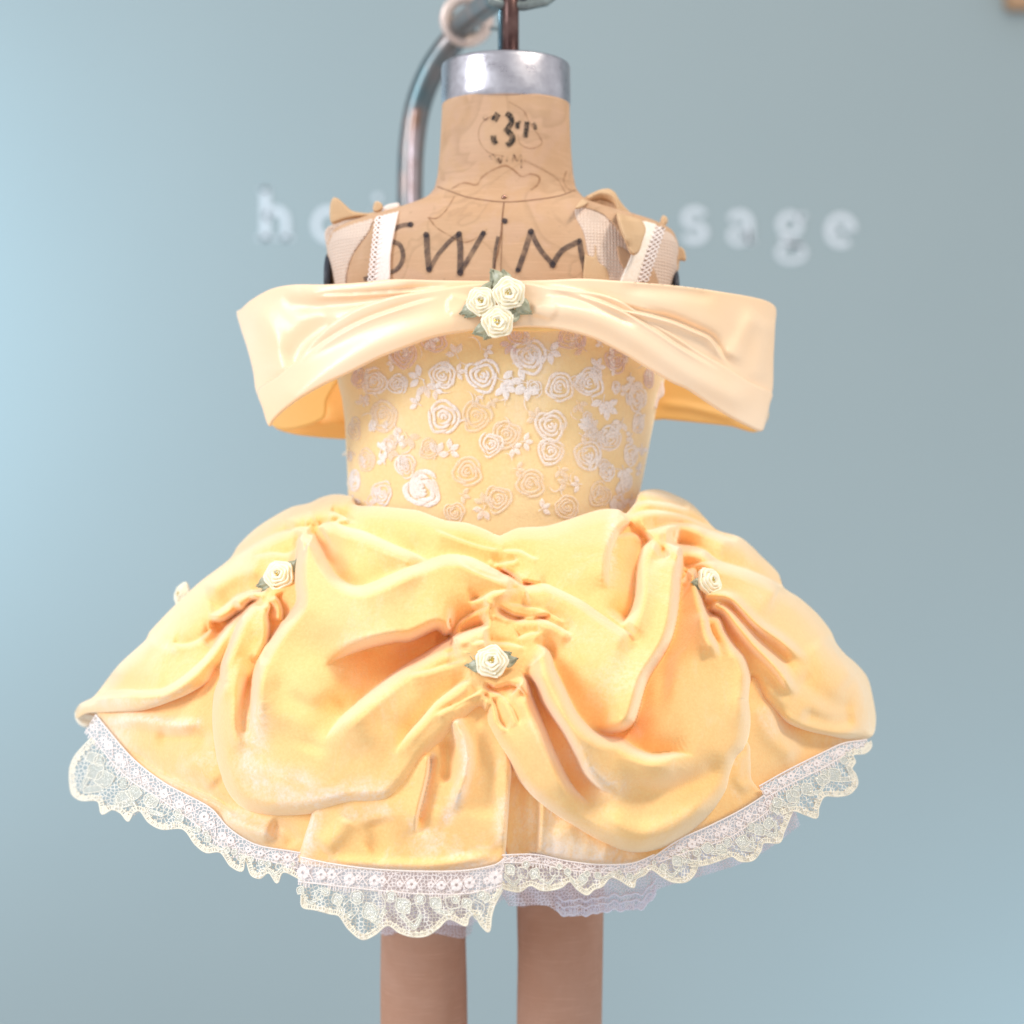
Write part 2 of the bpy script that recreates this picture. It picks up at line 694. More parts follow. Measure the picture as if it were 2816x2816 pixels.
def satin(name, col, col2, rough=0.34):
    m, nt, p, out = new_mat(name)
    co = objco(nt)
    n = noise(nt, 7, 3, 0.5, co)
    c = mix_col(nt, ramp(nt, n, [(0.35, 0.0), (0.68, 1.0)]), col, col2)
    nt.links.new(c, p.inputs['Base Color'])
    p.inputs['Roughness'].default_value = rough
    p.inputs['Specular IOR Level'].default_value = 0.65
    p.inputs['Anisotropic'].default_value = 0.5
    p.inputs['Sheen Weight'].default_value = 0.25
    # a fine twill weave
    w = nt.nodes.new('ShaderNodeTexWave')
    w.wave_type = 'BANDS'
    w.bands_direction = 'DIAGONAL'
    w.inputs['Scale'].default_value = 900
    w.inputs['Distortion'].default_value = 0.6
    nt.links.new(co, w.inputs['Vector'])
    nb = bump(nt, w.outputs['Fac'], 0.0001, 0.4)
    h2 = noise(nt, 45, 4, 0.55, co)
    nb = bump(nt, h2, 0.0006, 0.3, nb)
    nt.links.new(nb, p.inputs['Normal'])
    return m


M['satin'] = satin('cream_satin', (0.95, 0.66, 0.40), (0.95, 0.75, 0.55), 0.25)
M['satin_in'] = satin('gold_satin_lining', (0.93, 0.55, 0.17), (0.93, 0.60, 0.24), 0.5)
M['satin_petal'] = satin('ivory_ribbon', (0.95, 0.90, 0.74), (0.97, 0.93, 0.80), 0.4)
M['leaf'] = satin('sage_ribbon', (0.33, 0.38, 0.29), (0.44, 0.48, 0.39), 0.38)
M['cream_lining'] = satin('cream_lining', (0.93, 0.88, 0.72), (0.95, 0.9, 0.78), 0.6)


def linen(name, c1, c2, stain=True, scale=1500, knit=False):
    m, nt, p, out = new_mat(name)
    co = objco(nt)
    n = noise(nt, 11, 5, 0.6, co, 0.4)
    c = mix_col(nt, ramp(nt, n, [(0.32, 0.0), (0.68, 1.0)]), c1, c2)
    if stain:
        n2 = noise(nt, 12, 3, 0.55, co, 0.7)
        band = ramp(nt, n2, [(0.47, 0.0), (0.505, 0.32), (0.515, 0.0)])
        n7 = noise(nt, 17, 5, 0.65, co, 0.8)
        c = mix_col(nt, ramp(nt, n7, [(0.50, 0.0), (0.56, 0.35), (0.75, 0.5)]), c, (0.70, 0.46, 0.34))
        c = mix_col(nt, band, c, tuple(x * 0.62 for x in c1))
        n3 = noise(nt, 160, 3, 0.6, co)
        c = mix_col(nt, ramp(nt, n3, [(0.67, 0.0), (0.74, 0.4)]), c, tuple(x * 0.6 for x in c1))
    ws = []
    for d, sc in (('X', scale), ('Z', scale)):
        w = nt.nodes.new('ShaderNodeTexWave')
        w.wave_type = 'BANDS'
        w.bands_direction = d
        w.inputs['Scale'].default_value = sc / 3.1
        w.inputs['Distortion'].default_value = 1.2
        w.inputs['Detail'].default_value = 2
        nt.links.new(co, w.inputs['Vector'])
        ws.append(w.outputs['Fac'])
    mm = nt.nodes.new('ShaderNodeMath')
    mm.operation = 'MULTIPLY'
    nt.links.new(ws[0], mm.inputs[0])
    nt.links.new(ws[1], mm.inputs[1])
    c = mix_col(nt, ramp(nt, mm.outputs[0], [(0.0, 0.33 if knit else 0.26), (0.5, 0.0)]), c, tuple(x * 0.6 for x in c1))
    # long thin slubs
    mp = nt.nodes.new('ShaderNodeMapping')
    mp.inputs['Scale'].default_value = (12, 12, 260)
    nt.links.new(co, mp.inputs[0])
    sl = noise(nt, 3.0, 3, 0.6, mp.outputs[0])
    c = mix_col(nt, ramp(nt, sl, [(0.55, 0.0), (0.75, 0.3)]), c, tuple(min(1, x * 1.2) for x in c2))
    nt.links.new(c, p.inputs['Base Color'])
    p.inputs['Roughness'].default_value = 0.85
    p.inputs['Specular IOR Level'].default_value = 0.2
    nt.links.new(bump(nt, mm.outputs[0], 0.0005 if not knit else 0.0012, 0.7), p.inputs['Normal'])
    return m


M['linen'] = linen('old_linen', (0.63, 0.38, 0.22), (0.73, 0.49, 0.32))
M['linen_pale'] = linen('torn_linen', (0.72, 0.46, 0.25), (0.78, 0.56, 0.36), stain=False)
M['gauze'] = linen('padding_gauze', (0.74, 0.56, 0.45), (0.80, 0.65, 0.55), stain=False, scale=380, knit=True)
M['leg_linen'] = linen('leg_linen', (0.56, 0.31, 0.21), (0.66, 0.41, 0.31), stain=False)


def simple(name, col, rough=0.6, metal=0.0, spec=0.5, nscale=None, ncol=None, bumpd=0.0):
    m, nt, p, out = new_mat(name)
    if nscale:
        co = objco(nt)
        n = noise(nt, nscale, 5, 0.6, co)
        nt.links.new(mix_col(nt, ramp(nt, n, [(0.35, 0.0), (0.7, 1.0)]), col, ncol or col), p.inputs['Base Color'])
        if bumpd:
            nt.links.new(bump(nt, n, bumpd, 0.6), p.inputs['Normal'])
    else:
        p.inputs['Base Color'].default_value = (*col, 1)
    p.inputs['Roughness'].default_value = rough
    p.inputs['Metallic'].default_value = metal
    p.inputs['Specular IOR Level'].default_value = spec
    return m


# wall paint: sage blue, slightly uneven roller finish
m, nt, p, out = new_mat('wall_paint')
co = objco(nt)
n = noise(nt, 2.2, 4, 0.5, co)
nt.links.new(mix_col(nt, n, (0.285, 0.347, 0.362), (0.308, 0.368, 0.380)), p.inputs['Base Color'])
p.inputs['Roughness'].default_value = 0.7
nt.links.new(bump(nt, noise(nt, 240, 3, 0.6, co), 0.0008, 0.4), p.inputs['Normal'])
M['wall'] = m

m, nt, p, out = new_mat('brushed_aluminium')
co = objco(nt)
mp = nt.nodes.new('ShaderNodeMapping')
mp.inputs['Scale'].default_value = (6, 6, 500)
nt.links.new(co, mp.inputs[0])
n = noise(nt, 4, 4, 0.6, mp.outputs[0])
n2 = noise(nt, 60, 6, 0.7, co)
c = mix_col(nt, ramp(nt, n2, [(0.3, 0.0), (0.75, 1.0)]), (0.44, 0.42, 0.46), (0.68, 0.67, 0.72))
n4 = noise(nt, 38, 6, 0.75, co, 1.5)
c = mix_col(nt, ramp(nt, n4, [(0.61, 0.0), (0.66, 0.5)]), c, (0.32, 0.27, 0.28))
nt.links.new(c, p.inputs['Base Color'])
p.inputs['Metallic'].default_value = 1
nt.links.new(ramp(nt, n2, [(0.2, 0.20), (0.8, 0.42)]), p.inputs['Roughness'])
nt.links.new(bump(nt, n, 0.0002, 0.5), p.inputs['Normal'])
M['alu'] = m

M['petal'] = simple('ivory_petal', (0.95, 0.88, 0.68), 0.55, nscale=2.5, ncol=(0.96, 0.91, 0.76))
M['leafm'] = simple('sage_leaf', (0.30, 0.31, 0.20), 0.4, nscale=3, ncol=(0.46, 0.46, 0.34))
M['pipe'] = simple('worn_chrome', (0.10, 0.16, 0.18), 0.36, 0.7, nscale=14, ncol=(0.30, 0.22, 0.20), bumpd=0.0005)
M['pipe_rust'] = simple('copper_brown_pipe', (0.30, 0.18, 0.13), 0.35, 0.8, nscale=30, ncol=(0.50, 0.42, 0.45), bumpd=0.0005)
M['fitting'] = simple('old_fitting', (0.62, 0.50, 0.46), 0.45, 0.7, nscale=40, ncol=(0.80, 0.68, 0.62), bumpd=0.001)
M['rod'] = simple('brown_steel_rod', (0.075, 0.035, 0.03), 0.33, 0.6, nscale=80, ncol=(0.16, 0.09, 0.08), bumpd=0.0004)
M['rod_blue'] = simple('blue_steel_rod', (0.12, 0.20, 0.24), 0.25, 0.8)
M['dark'] = simple('dark_plate', (0.03, 0.035, 0.05), 0.5)
M['clamp'] = simple('clamp_metal', (0.30, 0.36, 0.35), 0.4, 0.8, nscale=50, ncol=(0.10, 0.10, 0.10))
M['letter'] = simple('letter_white', (0.62, 0.66, 0.70), 0.5)
M['wood'] = simple('brown_wood', (0.42, 0.24, 0.13), 0.6, nscale=30, ncol=(0.5, 0.3, 0.17))
M['gold'] = simple('gold_crystal', (0.72, 0.52, 0.12), 0.08, 0.85)
M['glint'] = simple('glint_facet', (0.98, 0.96, 0.85), 0.03, 0.9)  # white glints put into the colour of some bead facets
M['pin'] = simple('pin_head', (0.35, 0.20, 0.16), 0.15, 0.9)
M['pink_inside'] = simple('pearl', (0.95, 0.85, 0.80), 0.2)
M['strap'] = simple('strap_elastic', (0.82, 0.72, 0.67), 0.75, nscale=500, ncol=(0.88, 0.79, 0.75), bumpd=0.0006)
M['strap2'] = simple('strap_cream', (0.88, 0.78, 0.66), 0.75, nscale=500, ncol=(0.97, 0.91, 0.83), bumpd=0.0006)
M['strap_lace'] = simple('strap_lace', (0.90, 0.80, 0.77), 0.8, nscale=600, ncol=(0.95, 0.88, 0.85), bumpd=0.0006)


def ink(name, col, lo, hi, a0=0.55, a1=0.92, sc=220):
    m, nt, p, out = new_mat(name)
    co = objco(nt)
    n = noise(nt, sc, 4, 0.65, co)
    p.inputs['Base Color'].default_value = (*col, 1)
    p.inputs['Roughness'].default_value = 0.8
    nt.links.new(ramp(nt, n, [(lo, a0), (hi, a1)]), p.inputs['Alpha'])
    return m


M['marker'] = ink('marker_ink', (0.06, 0.04, 0.04), 0.35, 0.65, 0.34, 0.74, 140)
M['marker_dot'] = ink('marker_dots', (0.03, 0.02, 0.025), 0.3, 0.7, 0.7, 0.9)
M['stencil'] = ink('stencil_ink', (0.02, 0.015, 0.012), 0.42, 0.56, 0.35, 0.97, 420)
M['stencil_faint'] = ink('stencil_faint', (0.10, 0.04, 0.02), 0.45, 0.6, 0.1, 0.75, 300)
M['stain'] = ink('tea_stain', (0.30, 0.12, 0.04), 0.35, 0.65, 0.12, 0.55, 120)
M['stitch'] = ink('stitch_line', (0.25, 0.12, 0.06), 0.3, 0.7, 0.5, 0.9, 300)


def net(name, col, scale, thr, fill=0.0, sheen=0.3):
    """machine net: threads solid, cells open"""
    m, nt, p, out = new_mat(name)
    uv = nt.nodes.new('ShaderNodeTexCoord').outputs['UV']
    vo = nt.nodes.new('ShaderNodeTexVoronoi')
    vo.voronoi_dimensions = '2D'
    vo.feature = 'DISTANCE_TO_EDGE'
    vo.inputs['Scale'].default_value = scale
    vo.inputs['Randomness'].default_value = 0.75
    nt.links.new(uv, vo.inputs['Vector'])
    a = ramp(nt, vo.outputs['Distance'], [(thr, 1.0), (thr + 0.03, fill)])
    co = objco(nt)
    n = noise(nt, 400, 3, 0.6, co)
    nt.links.new(mix_col(nt, n, tuple(x * 0.92 for x in col), col), p.inputs['Base Color'])
    nt.links.new(a, p.inputs['Alpha'])
    p.inputs['Roughness'].default_value = 0.75
    p.inputs['Sheen Weight'].default_value = sheen
    return m


M['net_cream'] = net('cream_net', (0.95, 0.90, 0.80), 9.5, 0.085, 0.12)
M['net_pink'] = net('pink_net', (0.95, 0.85, 0.81), 10, 0.10, 0.28)
M['net_lav'] = net('lavender_net', (0.84, 0.85, 0.97), 11, 0.10, 0.34)
M['tulle'] = net('tulle', (0.80, 0.80, 0.92), 12, 0.07, 0.22)
M['cord'] = simple('cream_cord', (0.94, 0.86, 0.70), 0.8, nscale=350, ncol=(0.94, 0.88, 0.74), bumpd=0.0012)
M['cord2'] = simple('ivory_cord', (0.90, 0.85, 0.73), 0.8, nscale=350, ncol=(0.92, 0.90, 0.80), bumpd=0.0012)
M['pink_lace'] = simple('pink_lace', (0.93, 0.82, 0.78), 0.85, nscale=350, ncol=(0.96, 0.88, 0.85), bumpd=0.001)
M['lav_lace'] = simple('lavender_lace', (0.74, 0.78, 0.95), 0.8, nscale=350, ncol=(0.86, 0.88, 0.98), bumpd=0.001)
# iridescent sequin thread
m, nt, p, out = new_mat('iridescent_thread')
co = objco(nt)
n = noise(nt, 500, 3, 0.7, co)
nt.links.new(mix_col(nt, ramp(nt, n, [(0.40, 0.0), (0.62, 1.0)]), (0.90, 0.90, 0.78), (0.98, 0.97, 0.90)), p.inputs['Base Color'])
p.inputs['Roughness'].default_value = 0.22
p.inputs['Metallic'].default_value = 0.35
p.inputs['Alpha'].default_value = 0.85
nt.links.new(bump(nt, n, 0.002, 1.0), p.inputs['Normal'])
M['irid'] = m

# ------------------------------------------------------------------ wall and lettering
WY = 2.0
S = 4.0
wallv = [(-S, WY, -S), (S, WY, -S), (S, WY, S), (-S, WY, S)]
wall = mesh_obj('wall', wallv, [[0, 1, 2, 3]], M['wall'], smooth=False)
tag(wall, 'sage blue painted wall behind the dress', kind='structure')


def letter_mesh(strokes, cx, base_v, label):
    """raised white letter on the wall; strokes = list of polylines with width (grid units)"""
    bm = bmesh.new()
    sc = (D + WY) / D
    th = 0.0025
    for pts, w, sm_ in strokes:
        w = w * 0.82
        P = catmull([(cx + x, base_v + y) for x, y in pts], 6.0) if sm_ else np.array([(cx + x, base_v + y) for x, y in pts], float)
        T = np.gradient(P, axis=0)
        T /= np.maximum(np.hypot(T[:, 0], T[:, 1]), 1e-6)[:, None]
        N = np.stack([-T[:, 1], T[:, 0]], 1) * w / 2
        rings = []
        for i in range(len(P)):
            ring = []
            for sgn, yy in ((-1, WY), (-1, WY - th), (1, WY - th), (1, WY)):
                q = P[i] + N[i] * sgn
                x, _, z = W(q[0], q[1], WY)
                ring.append(bm.verts.new((x, yy + 0.001 * (yy == WY), z)))
            rings.append(ring)
        for a, b in zip(rings[:-1], rings[1:]):
            for k in range(4):
                bm.faces.new([a[k], b[k], b[(k + 1) % 4], a[(k + 1) % 4]])
        bm.faces.new(rings[0][::-1])
        bm.faces.new(rings[-1])
    me = bpy.data.meshes.new('wall_letter')
    bmesh.ops.recalc_face_normals(bm, faces=bm.faces)
    bm.to_mesh(me)
    bm.free()
    me.materials.append(M['letter'])
    o = bpy.data.objects.new('wall_letter', me)
    COL.objects.link(o)
    tag(o, label, 'letter', 'white letters of the lettering on the wall')
    return o


def arc(cx, cy, rx, ry, a0, a1, n=12):
    return [(cx + rx * math.cos(R_(a)), cy + ry * math.sin(R_(a))) for a in np.linspace(a0, a1, n)]


xh = 84   # x-height
letter_mesh([([(-28, -142), (-28, 0)], 26, False), ([(-44, -137), (-20, -137)], 12, False),
             ([(-28, -62)] + arc(2, -52, 26, 30, 210, 360, 8) + [(28, 0)], 22, True),
             ([(-50, -5), (-6, -5)], 12, False), ([(8, -5), (48, -5)], 12, False)],
            758, 660, 'white letter h on the wall, far left of the dress')
letter_mesh([(arc(0, -42, 36, 40, 0, 360, 24), 22, True)], 905, 660, 'white letter o mostly hidden behind the left shoulder of the form')
letter_mesh([([(0, -84), (0, 0)], 24, False), ([(-16, -80), (4, -80)], 12, False), ([(-24, -5), (24, -5)], 12, False),
             ([(-9, -116), (9, -116)], 20, False)], 1038, 660, 'white letter whose top just shows above the left strap')
letter_mesh([(arc(0, -62, 26, 22, -20, -270, 12) + arc(0, -22, 28, 22, -80, 160, 12), 21, True)],
            1910, 662, 'white letter s on the wall, first of the word right of the form')
letter_mesh([(arc(-2, -58, 27, 26, 200, 360, 8) + [(25, -4)], 22, True), (arc(-4, -24, 24, 20, 0, 360, 16), 17, True),
             ([(22, -6), (40, -6)], 12, False)], 2036, 672, 'white letter a on the wall between s and g')
letter_mesh([(arc(-4, -62, 27, 27, 0, 360, 20), 20, True), ([(16, -82), (38, -88)], 15, False),
             ([(-18, -34), (-22, -18), (0, -10), (30, -6)], 17, True), (arc(0, 16, 36, 22, 0, 360, 20), 16, True)],
            2176, 680, 'white letter g on the wall, with its tail below the line')
letter_mesh([([(-28, -44), (28, -44)], 13, False), (arc(0, -42, 34, 38, 0, -310, 22), 21, True)],
            2312, 676, 'white letter e on the wall, last at the far right')

# corner of something wooden at the upper right
bx = []
for (u, v, y) in ((2778, -120, 1.95), (2960, -120, 1.95), (2960, 14, 1.95), (2778, 14, 1.95),
                  (2778, -120, 2.0), (2960, -120, 2.0), (2960, 14, 2.0), (2778, 14, 2.0)):
    s = K * (D + 1.95) / D
    bx.append(((u - 1408) * s, y, (1408 - v) * s))
fr = mesh_obj('wooden_frame', bx, [[0, 1, 2, 3], [4, 7, 6, 5], [0, 4, 5, 1], [1, 5, 6, 2], [2, 6, 7, 3], [3, 7, 4, 0]], M['wood'], smooth=False)
bm = bmesh.new()
bm.from_mesh(fr.data)
bmesh.ops.bevel(bm, geom=bm.edges[:], offset=0.006, segments=2, affect='EDGES')
bm.to_mesh(fr.data)
bm.free()
tag(fr, 'brown wooden corner just showing at the top right of the wall', 'frame')

# ------------------------------------------------------------------ the stand behind
stand = empty('form_stand', W(1283, 60, 0.34))
tag(stand, 'blurred curved pipe stand with round flange behind the neck of the form', 'stand')


def sp(pts, n=60):
    P = catmull([(p[0], p[1], p[2] * 1000) for p in pts], 8.0)
    return [W(a, b, c / 1000) for a, b, c in P]


V, F = tube(sp([(1290, 70, .34), (1235, 125, .35), (1185, 200, .355), (1150, 290, .36), (1132, 400, .36), (1127, 520, .36),
                (1127, 700, .36), (1130, 1000, .36), (1130, 2000, .36), (1130, 3200, .36)]), 36 * K * 1.24)
o = mesh_obj('curved_pipe', V, F, M['pipe'])
parent_keep(o, stand)
V, F = tube(sp([(1146, 300, .325), (1137, 400, .325), (1135, 520, .325), (1135, 900, .325)]), 14 * K * 1.2)
o = mesh_obj('brown_strip', V, F, M['pipe_rust'])
parent_keep(o, stand)
# arm from the flange towards the rod
V, F = tube([W(1265, 70, .33), W(1330, 20, .22), W(1400, -30, .08), W(1440, -50, 0.0)], 34 * K * 1.15)
o = mesh_obj('arm', V, F, M['pipe'])
parent_keep(o, stand)
# flange: a thick ring around the joint
c = Vector(W(1283, 55, .33))
ax = (Vector(W(1400, -30, .08)) - c).normalized()
V, F = [], []
a1 = ax.cross(Vector((0, 0, 1))).normalized()
a2 = ax.cross(a1)
prof = [(42, -10), (70, -10), (76, -4), (76, 10), (68, 16), (42, 14)]
ns = 40
for k in range(ns):
    th = 2 * math.pi * k / ns
    for r, h in prof:
        V.append(c + (a1 * math.cos(th) + a2 * math.sin(th)) * r * K * 1.2 + ax * h * K * 1.2)
for k in range(ns):
    for j in range(len(prof)):
        j2 = (j + 1) % len(prof)
        F.append([k * len(prof) + j, ((k + 1) % ns) * len(prof) + j, ((k + 1) % ns) * len(prof) + j2, k * len(prof) + j2])
o = mesh_obj('flange', V, F, M['fitting'])
parent_keep(o, stand)
V, F = tube([W(1350, 78, .2), W(1375, 80, .1)], 6 * K)
o = mesh_obj('set_screw', V, F, M['clamp'])
parent_keep(o, stand)
# clamp body above
V, F = tube([W(1345, -20, 0.0), W(1352, 4, 0.0), W(1380, 12, 0.0), W(1440, 16, 0.0), W(1500, 4, 0.0), W(1530, -20, 0.0)], 14 * K)
o = mesh_obj('clamp_collar', V, F, M['clamp'])
parent_keep(o, stand)
V, F = tube([W(1440, -30, 0.0), W(1440, 16, 0.0)], [12 * K, 9 * K])
o = mesh_obj('clamp_knob', V, F, M['dark'])
parent_keep(o, stand)

# ------------------------------------------------------------------ the dress form
form = empty('dress_form', (0, 0, -0.6))
tag(form, 'old child size linen dress form with marker writing, metal neck ring and two legs', 'dress form')

NECK = [(255, 1216, 1566, 0.050), (300, 1214, 1567, 0.050), (380, 1210, 1570, 0.051), (450, 1204, 1576, 0.052),
        (490, 1195, 1584, 0.054), (515, 1176, 1602, 0.057), (535, 1146, 1625, 0.060), (560, 1090, 1680, 0.065),
        (585, 1020, 1752, 0.071), (610, 960, 1810, 0.077), (640, 915, 1850, 0.082), (680, 900, 1866, 0.088),
        (740, 905, 1862, 0.094), (800, 915, 1850, 0.098), (900, 935, 1830, 0.101), (1000, 965, 1780, 0.095), (1100, 985, 1750, 0.090), (1450, 1010, 1710, 0.08)]
BOD = [(860, 920, 1842, 0.108), (960, 922, 1838, 0.109), (1050, 930, 1826, 0.109), (1100, 943, 1808, 0.108),
       (1160, 950, 1797, 0.106), (1220, 953, 1785, 0.104), (1300, 957, 1770, 0.101), (1370, 959, 1755, 0.098),
       (1430, 950, 1745, 0.097), (1600, 930, 1770, 0.10)]
NECK = [(1408 + (v - 1408) * (1 - d / D * max(0.0, min(1.0, (640 - v) / 130.0))), l, r, d) if v < 640 else (v, l, r, d) for v, l, r, d in NECK]
o = loft('torso', NECK, M['linen'], None, power=2.3, rowstep=5)
parent_keep(o, form)
YN = loft_depth(NECK, 2.3)
YBD = loft_depth(BOD, 2.2)

# metal neck ring
ringrows = [(134, 1222, 1560, 0.0490), (138, 1216, 1566, 0.0510), (146, 1214, 1568, 0.0520), (236, 1213, 1569, 0.0520), (252, 1214, 1568, 0.0520),
            (259, 1217, 1564, 0.0505), (262, 1222, 1560, 0.049)]
ringrows = [(1408 + (v - 1408) * (1 - 0.052 / D), l, r, d) for v, l, r, d in ringrows]
seg = 120
V = []
for v, l, r, d in ringrows:
    c, h = (l + r) / 2, (r - l) / 2
    for k in range(seg):
        th = 2 * math.pi * k / seg
        V.append(((c + h * math.cos(th) - 1408) * K, -d * math.sin(th), (1408 - v) * K))
F = [[i * seg + k, (i + 1) * seg + k, (i + 1) * seg + (k + 1) % seg, i * seg + (k + 1) % seg] for i in range(len(ringrows) - 1) for k in range(seg)]
F += [list(range(seg)), [(len(ringrows) - 1) * seg + k for k in range(seg - 1, -1, -1)]]
o = mesh_obj('neck_ring', V, F, M['alu'])
parent_keep(o, form)
for e in o.data.polygons[-2:]:
    e.use_smooth = False
# rods
V, F = tube([((1404 - 1408) * K, 0.0, (1408 - 200) * K), ((1404 - 1408) * K, 0.0, (1408 + 120) * K)], 23 * K, 32)
o = mesh_obj('rod', V, F, M['rod'])
parent_keep(o, form)
V, F = tube([((1377 - 1408) * K, 0.004, (1408 - 200) * K), ((1377 - 1408) * K, 0.004, (1408 + 120) * K)], 8 * K, 20)
o = mesh_obj('side_rod', V, F, M['rod_blue'])
parent_keep(o, form)

# arm plates: dark edges below the shoulders
for (ua, ub, vv0, vv1, nm) in ((902, 918, 700, 800, 'a'), (1844, 1858, 745, 800, 'b')):
    bmv = []
    n = 24
    for side in (0.0, 1.0):
        for k in range(n):
            th = 2 * math.pi * k / n
            zc = (1408 - (vv0 + vv1 + 60) / 2) * K
            h = (vv1 + 60 - vv0) / 2 * K
            x = (ua - 1408) * K if side == 0 else (ub - 1408) * K
            bmv.append((x, 0.035 * math.sin(th), zc + h * math.cos(th)))
    F = [[k, (k + 1) % n, n + (k + 1) % n, n + k] for k in range(n)] + [list(range(n - 1, -1, -1)), [n + k for k in range(n)]]
    o = mesh_obj('arm_plate', bmv, F, M['dark'])
    parent_keep(o, form)


def fpart(o):
    parent_keep(o, form)
    return o


# neck seam, chest seam, pin
jn = []
ribbon('x', [(1200, 512), (1235, 525), (1290, 543), (1386, 555), (1480, 548), (1540, 538), (1585, 522)], 3, YN, 1.6, None, None, join=jn, thick=0.8)
ribbon('x', [(1386, 556), (1382, 590), (1378, 640), (1370, 690), (1360, 730), (1362, 800)], 4, YN, 1.6, None, None, join=jn, thick=0.8)
ribbon('x', [(1382, 600), (1380, 660), (1378, 720), (1376, 800)], 2, YN, 1.6, None, None, join=jn, thick=0.6)
fpart(flush(jn, 'seam', M['stitch'], None))
jn = []
for u, v in ((1386, 543), ):
    pass
V, F = tube([Vector(W(1386, 543, float(YN(1386, 543)))) + Vector((0, -0.0005 + 0.001 * 0, 0)), Vector(W(1386, 543, float(YN(1386, 543)))) + Vector((0, -0.0025, 0))], [6.5 * K, 4 * K], 16)
fpart(mesh_obj('pin', V, F, M['pin']))

# marker writing SWIM
jn = []
for pts, w in (
    ([(1130, 617), (1105, 620), (1082, 632), (1070, 650), (1080, 664), (1098, 672), (1108, 695), (1105, 720), (1088, 742), (1050, 755), (1000, 768)], 9),
    ([(1173, 645), (1175, 690), (1180, 742)], 12), ([(1180, 742), (1205, 700), (1235, 665), (1262, 643)], 9),
    ([(1262, 643), (1266, 690), (1265, 750)], 12), ([(1265, 750), (1292, 705), (1330, 640)], 10),
    ([(1370, 650), (1362, 690), (1358, 738)], 7),
    ([(1424, 745), (1440, 700), (1460, 637)], 11), ([(1460, 637), (1485, 685), (1520, 727)], 10),
    ([(1520, 727), (1545, 690), (1594, 662)], 11), ([(1594, 662), (1600, 700), (1616, 768)], 11)):
    fpart(ribbon('marker_stroke', pts, w * 1.4, YN, 2.0, M['marker'], None, thick=0.5))


def dots(lst, mat, name, depth, lift=3.2):
    jn = []
    for u, v, r in lst:
        n = 14
        q = [(u + r * math.cos(2 * math.pi * k / n) * rnd.uniform(.9, 1.1), v + r * math.sin(2 * math.pi * k / n) * rnd.uniform(.9, 1.1)) for k in range(n)]
        A = np.array(q + [(u, v)])
        y = depth(A[:, 0], A[:, 1]) - lift * K
        fpart(mesh_obj(name, WA(A[:, 0], A[:, 1], y), np.array([[k, (k + 1) % n, n] for k in range(n)]), mat))


(dots([(1129, 617, 8), (1172, 645, 8), (1180, 741, 8), (1262, 643, 8), (1265, 750, 9), (1329, 641, 7), (1388, 607, 8), (1460, 636, 8),
            (1520, 728, 9), (1594, 661, 6), (1612, 745, 9), (1424, 743, 7), (1618, 764, 8)], M['marker_dot'], 'marker_dot', YN))

# stencilled 3T and the faint word under it
jn = []
for pts, w in (
    ([(1358, 332), (1363, 322), (1370, 312)], 15), ([(1392, 311), (1405, 322), (1406, 338), (1398, 350)], 13),
    ([(1388, 352), (1402, 366), (1410, 380), (1404, 392), (1394, 400)], 14), ([(1356, 372), (1358, 386), (1364, 396)], 13),
    ([(1424, 336), (1422, 354)], 10), ([(1449, 334), (1448, 352), (1445, 378)], 11), ([(1466, 338), (1470, 342), (1473, 356)], 8), ([(1424, 336), (1432, 335)], 6)):
    fpart(ribbon('stencil_stroke', pts, w * 1.15, YN, 2.0, M['stencil'], None, thick=0.5))
jn = []
for pts in ([(1358, 426), (1350, 424), (1347, 430), (1353, 436), (1348, 437)],
            [(1360, 428), (1367, 447), (1371, 434), (1376, 450), (1381, 428)], [(1396, 428), (1393, 444)],
            [(1408, 446), (1413, 426), (1422, 442), (1432, 426), (1434, 462)]):
    fpart(ribbon('faint_stroke', pts, 4.5, YN, 2.0, M['stencil_faint'], None, thick=0.5))
fpart(ribbon('faint_stroke', arc(1335, 323, 6, 6, 0, 330), 2.5, YN, 2.0, M['stencil_faint'], None, thick=0.5))
# water stains
jn = []
for pts, w in (
    ([(1240, 520), (1275, 503), (1310, 508), (1325, 488), (1350, 470), (1388, 455), (1412, 467), (1435, 485), (1460, 478), (1483, 488), (1478, 508), (1460, 522)], 5),
    ([(1385, 430), (1345, 420), (1322, 395), (1316, 365), (1328, 335), (1360, 315)], 2.5),
    ([(1400, 280), (1440, 305), (1455, 335), (1480, 370), (1490, 395), (1460, 408), (1430, 395), (1425, 370)], 2.5),
    ([(1440, 440), (1480, 460), (1530, 490), (1555, 530)], 3),
    ([(1558, 470), (1550, 500), (1565, 520), (1585, 530)], 4),
    ([(1180, 600), (1200, 625), (1240, 650), (1270, 665), (1300, 660), (1340, 630)], 4),
    ([(1250, 540), (1225, 580), (1200, 600), (1175, 598)], 3.5)):
    ribbon('x', pts, w, YN, 1.6, None, None, join=jn, thick=0.3)
fpart(flush(jn, 'water_stain', M['stain'], None))

# padding gauze on both shoulders
gz = panel('padding', [(905, 622), (960, 604), (1018, 598), (1026, 606), (1012, 640), (990, 670), (968, 705), (955, 745), (948, 790), (925, 790),
                       (910, 730), (898, 680), (893, 640)], YN, M['gauze'], None, cell=4, offset=6, rim_r=6, drop=4, back=8)
fpart(gz)


def sc_g(G):
    G.ridge([(1600, 600), (1640, 660), (1680, 760)], 3, 12)


gz = panel('padding', [(1584, 570), (1620, 560), (1700, 580), (1790, 622), (1842, 640), (1862, 668), (1866, 700), (1862, 740), (1850, 790),
                       (1680, 795), (1668, 750), (1640, 735), (1618, 700), (1605, 640), (1585, 600)], YN, M['gauze'], None, cell=4, offset=4, rim_r=6, drop=3, back=8, sculpt=sc_g)
fpart(gz)
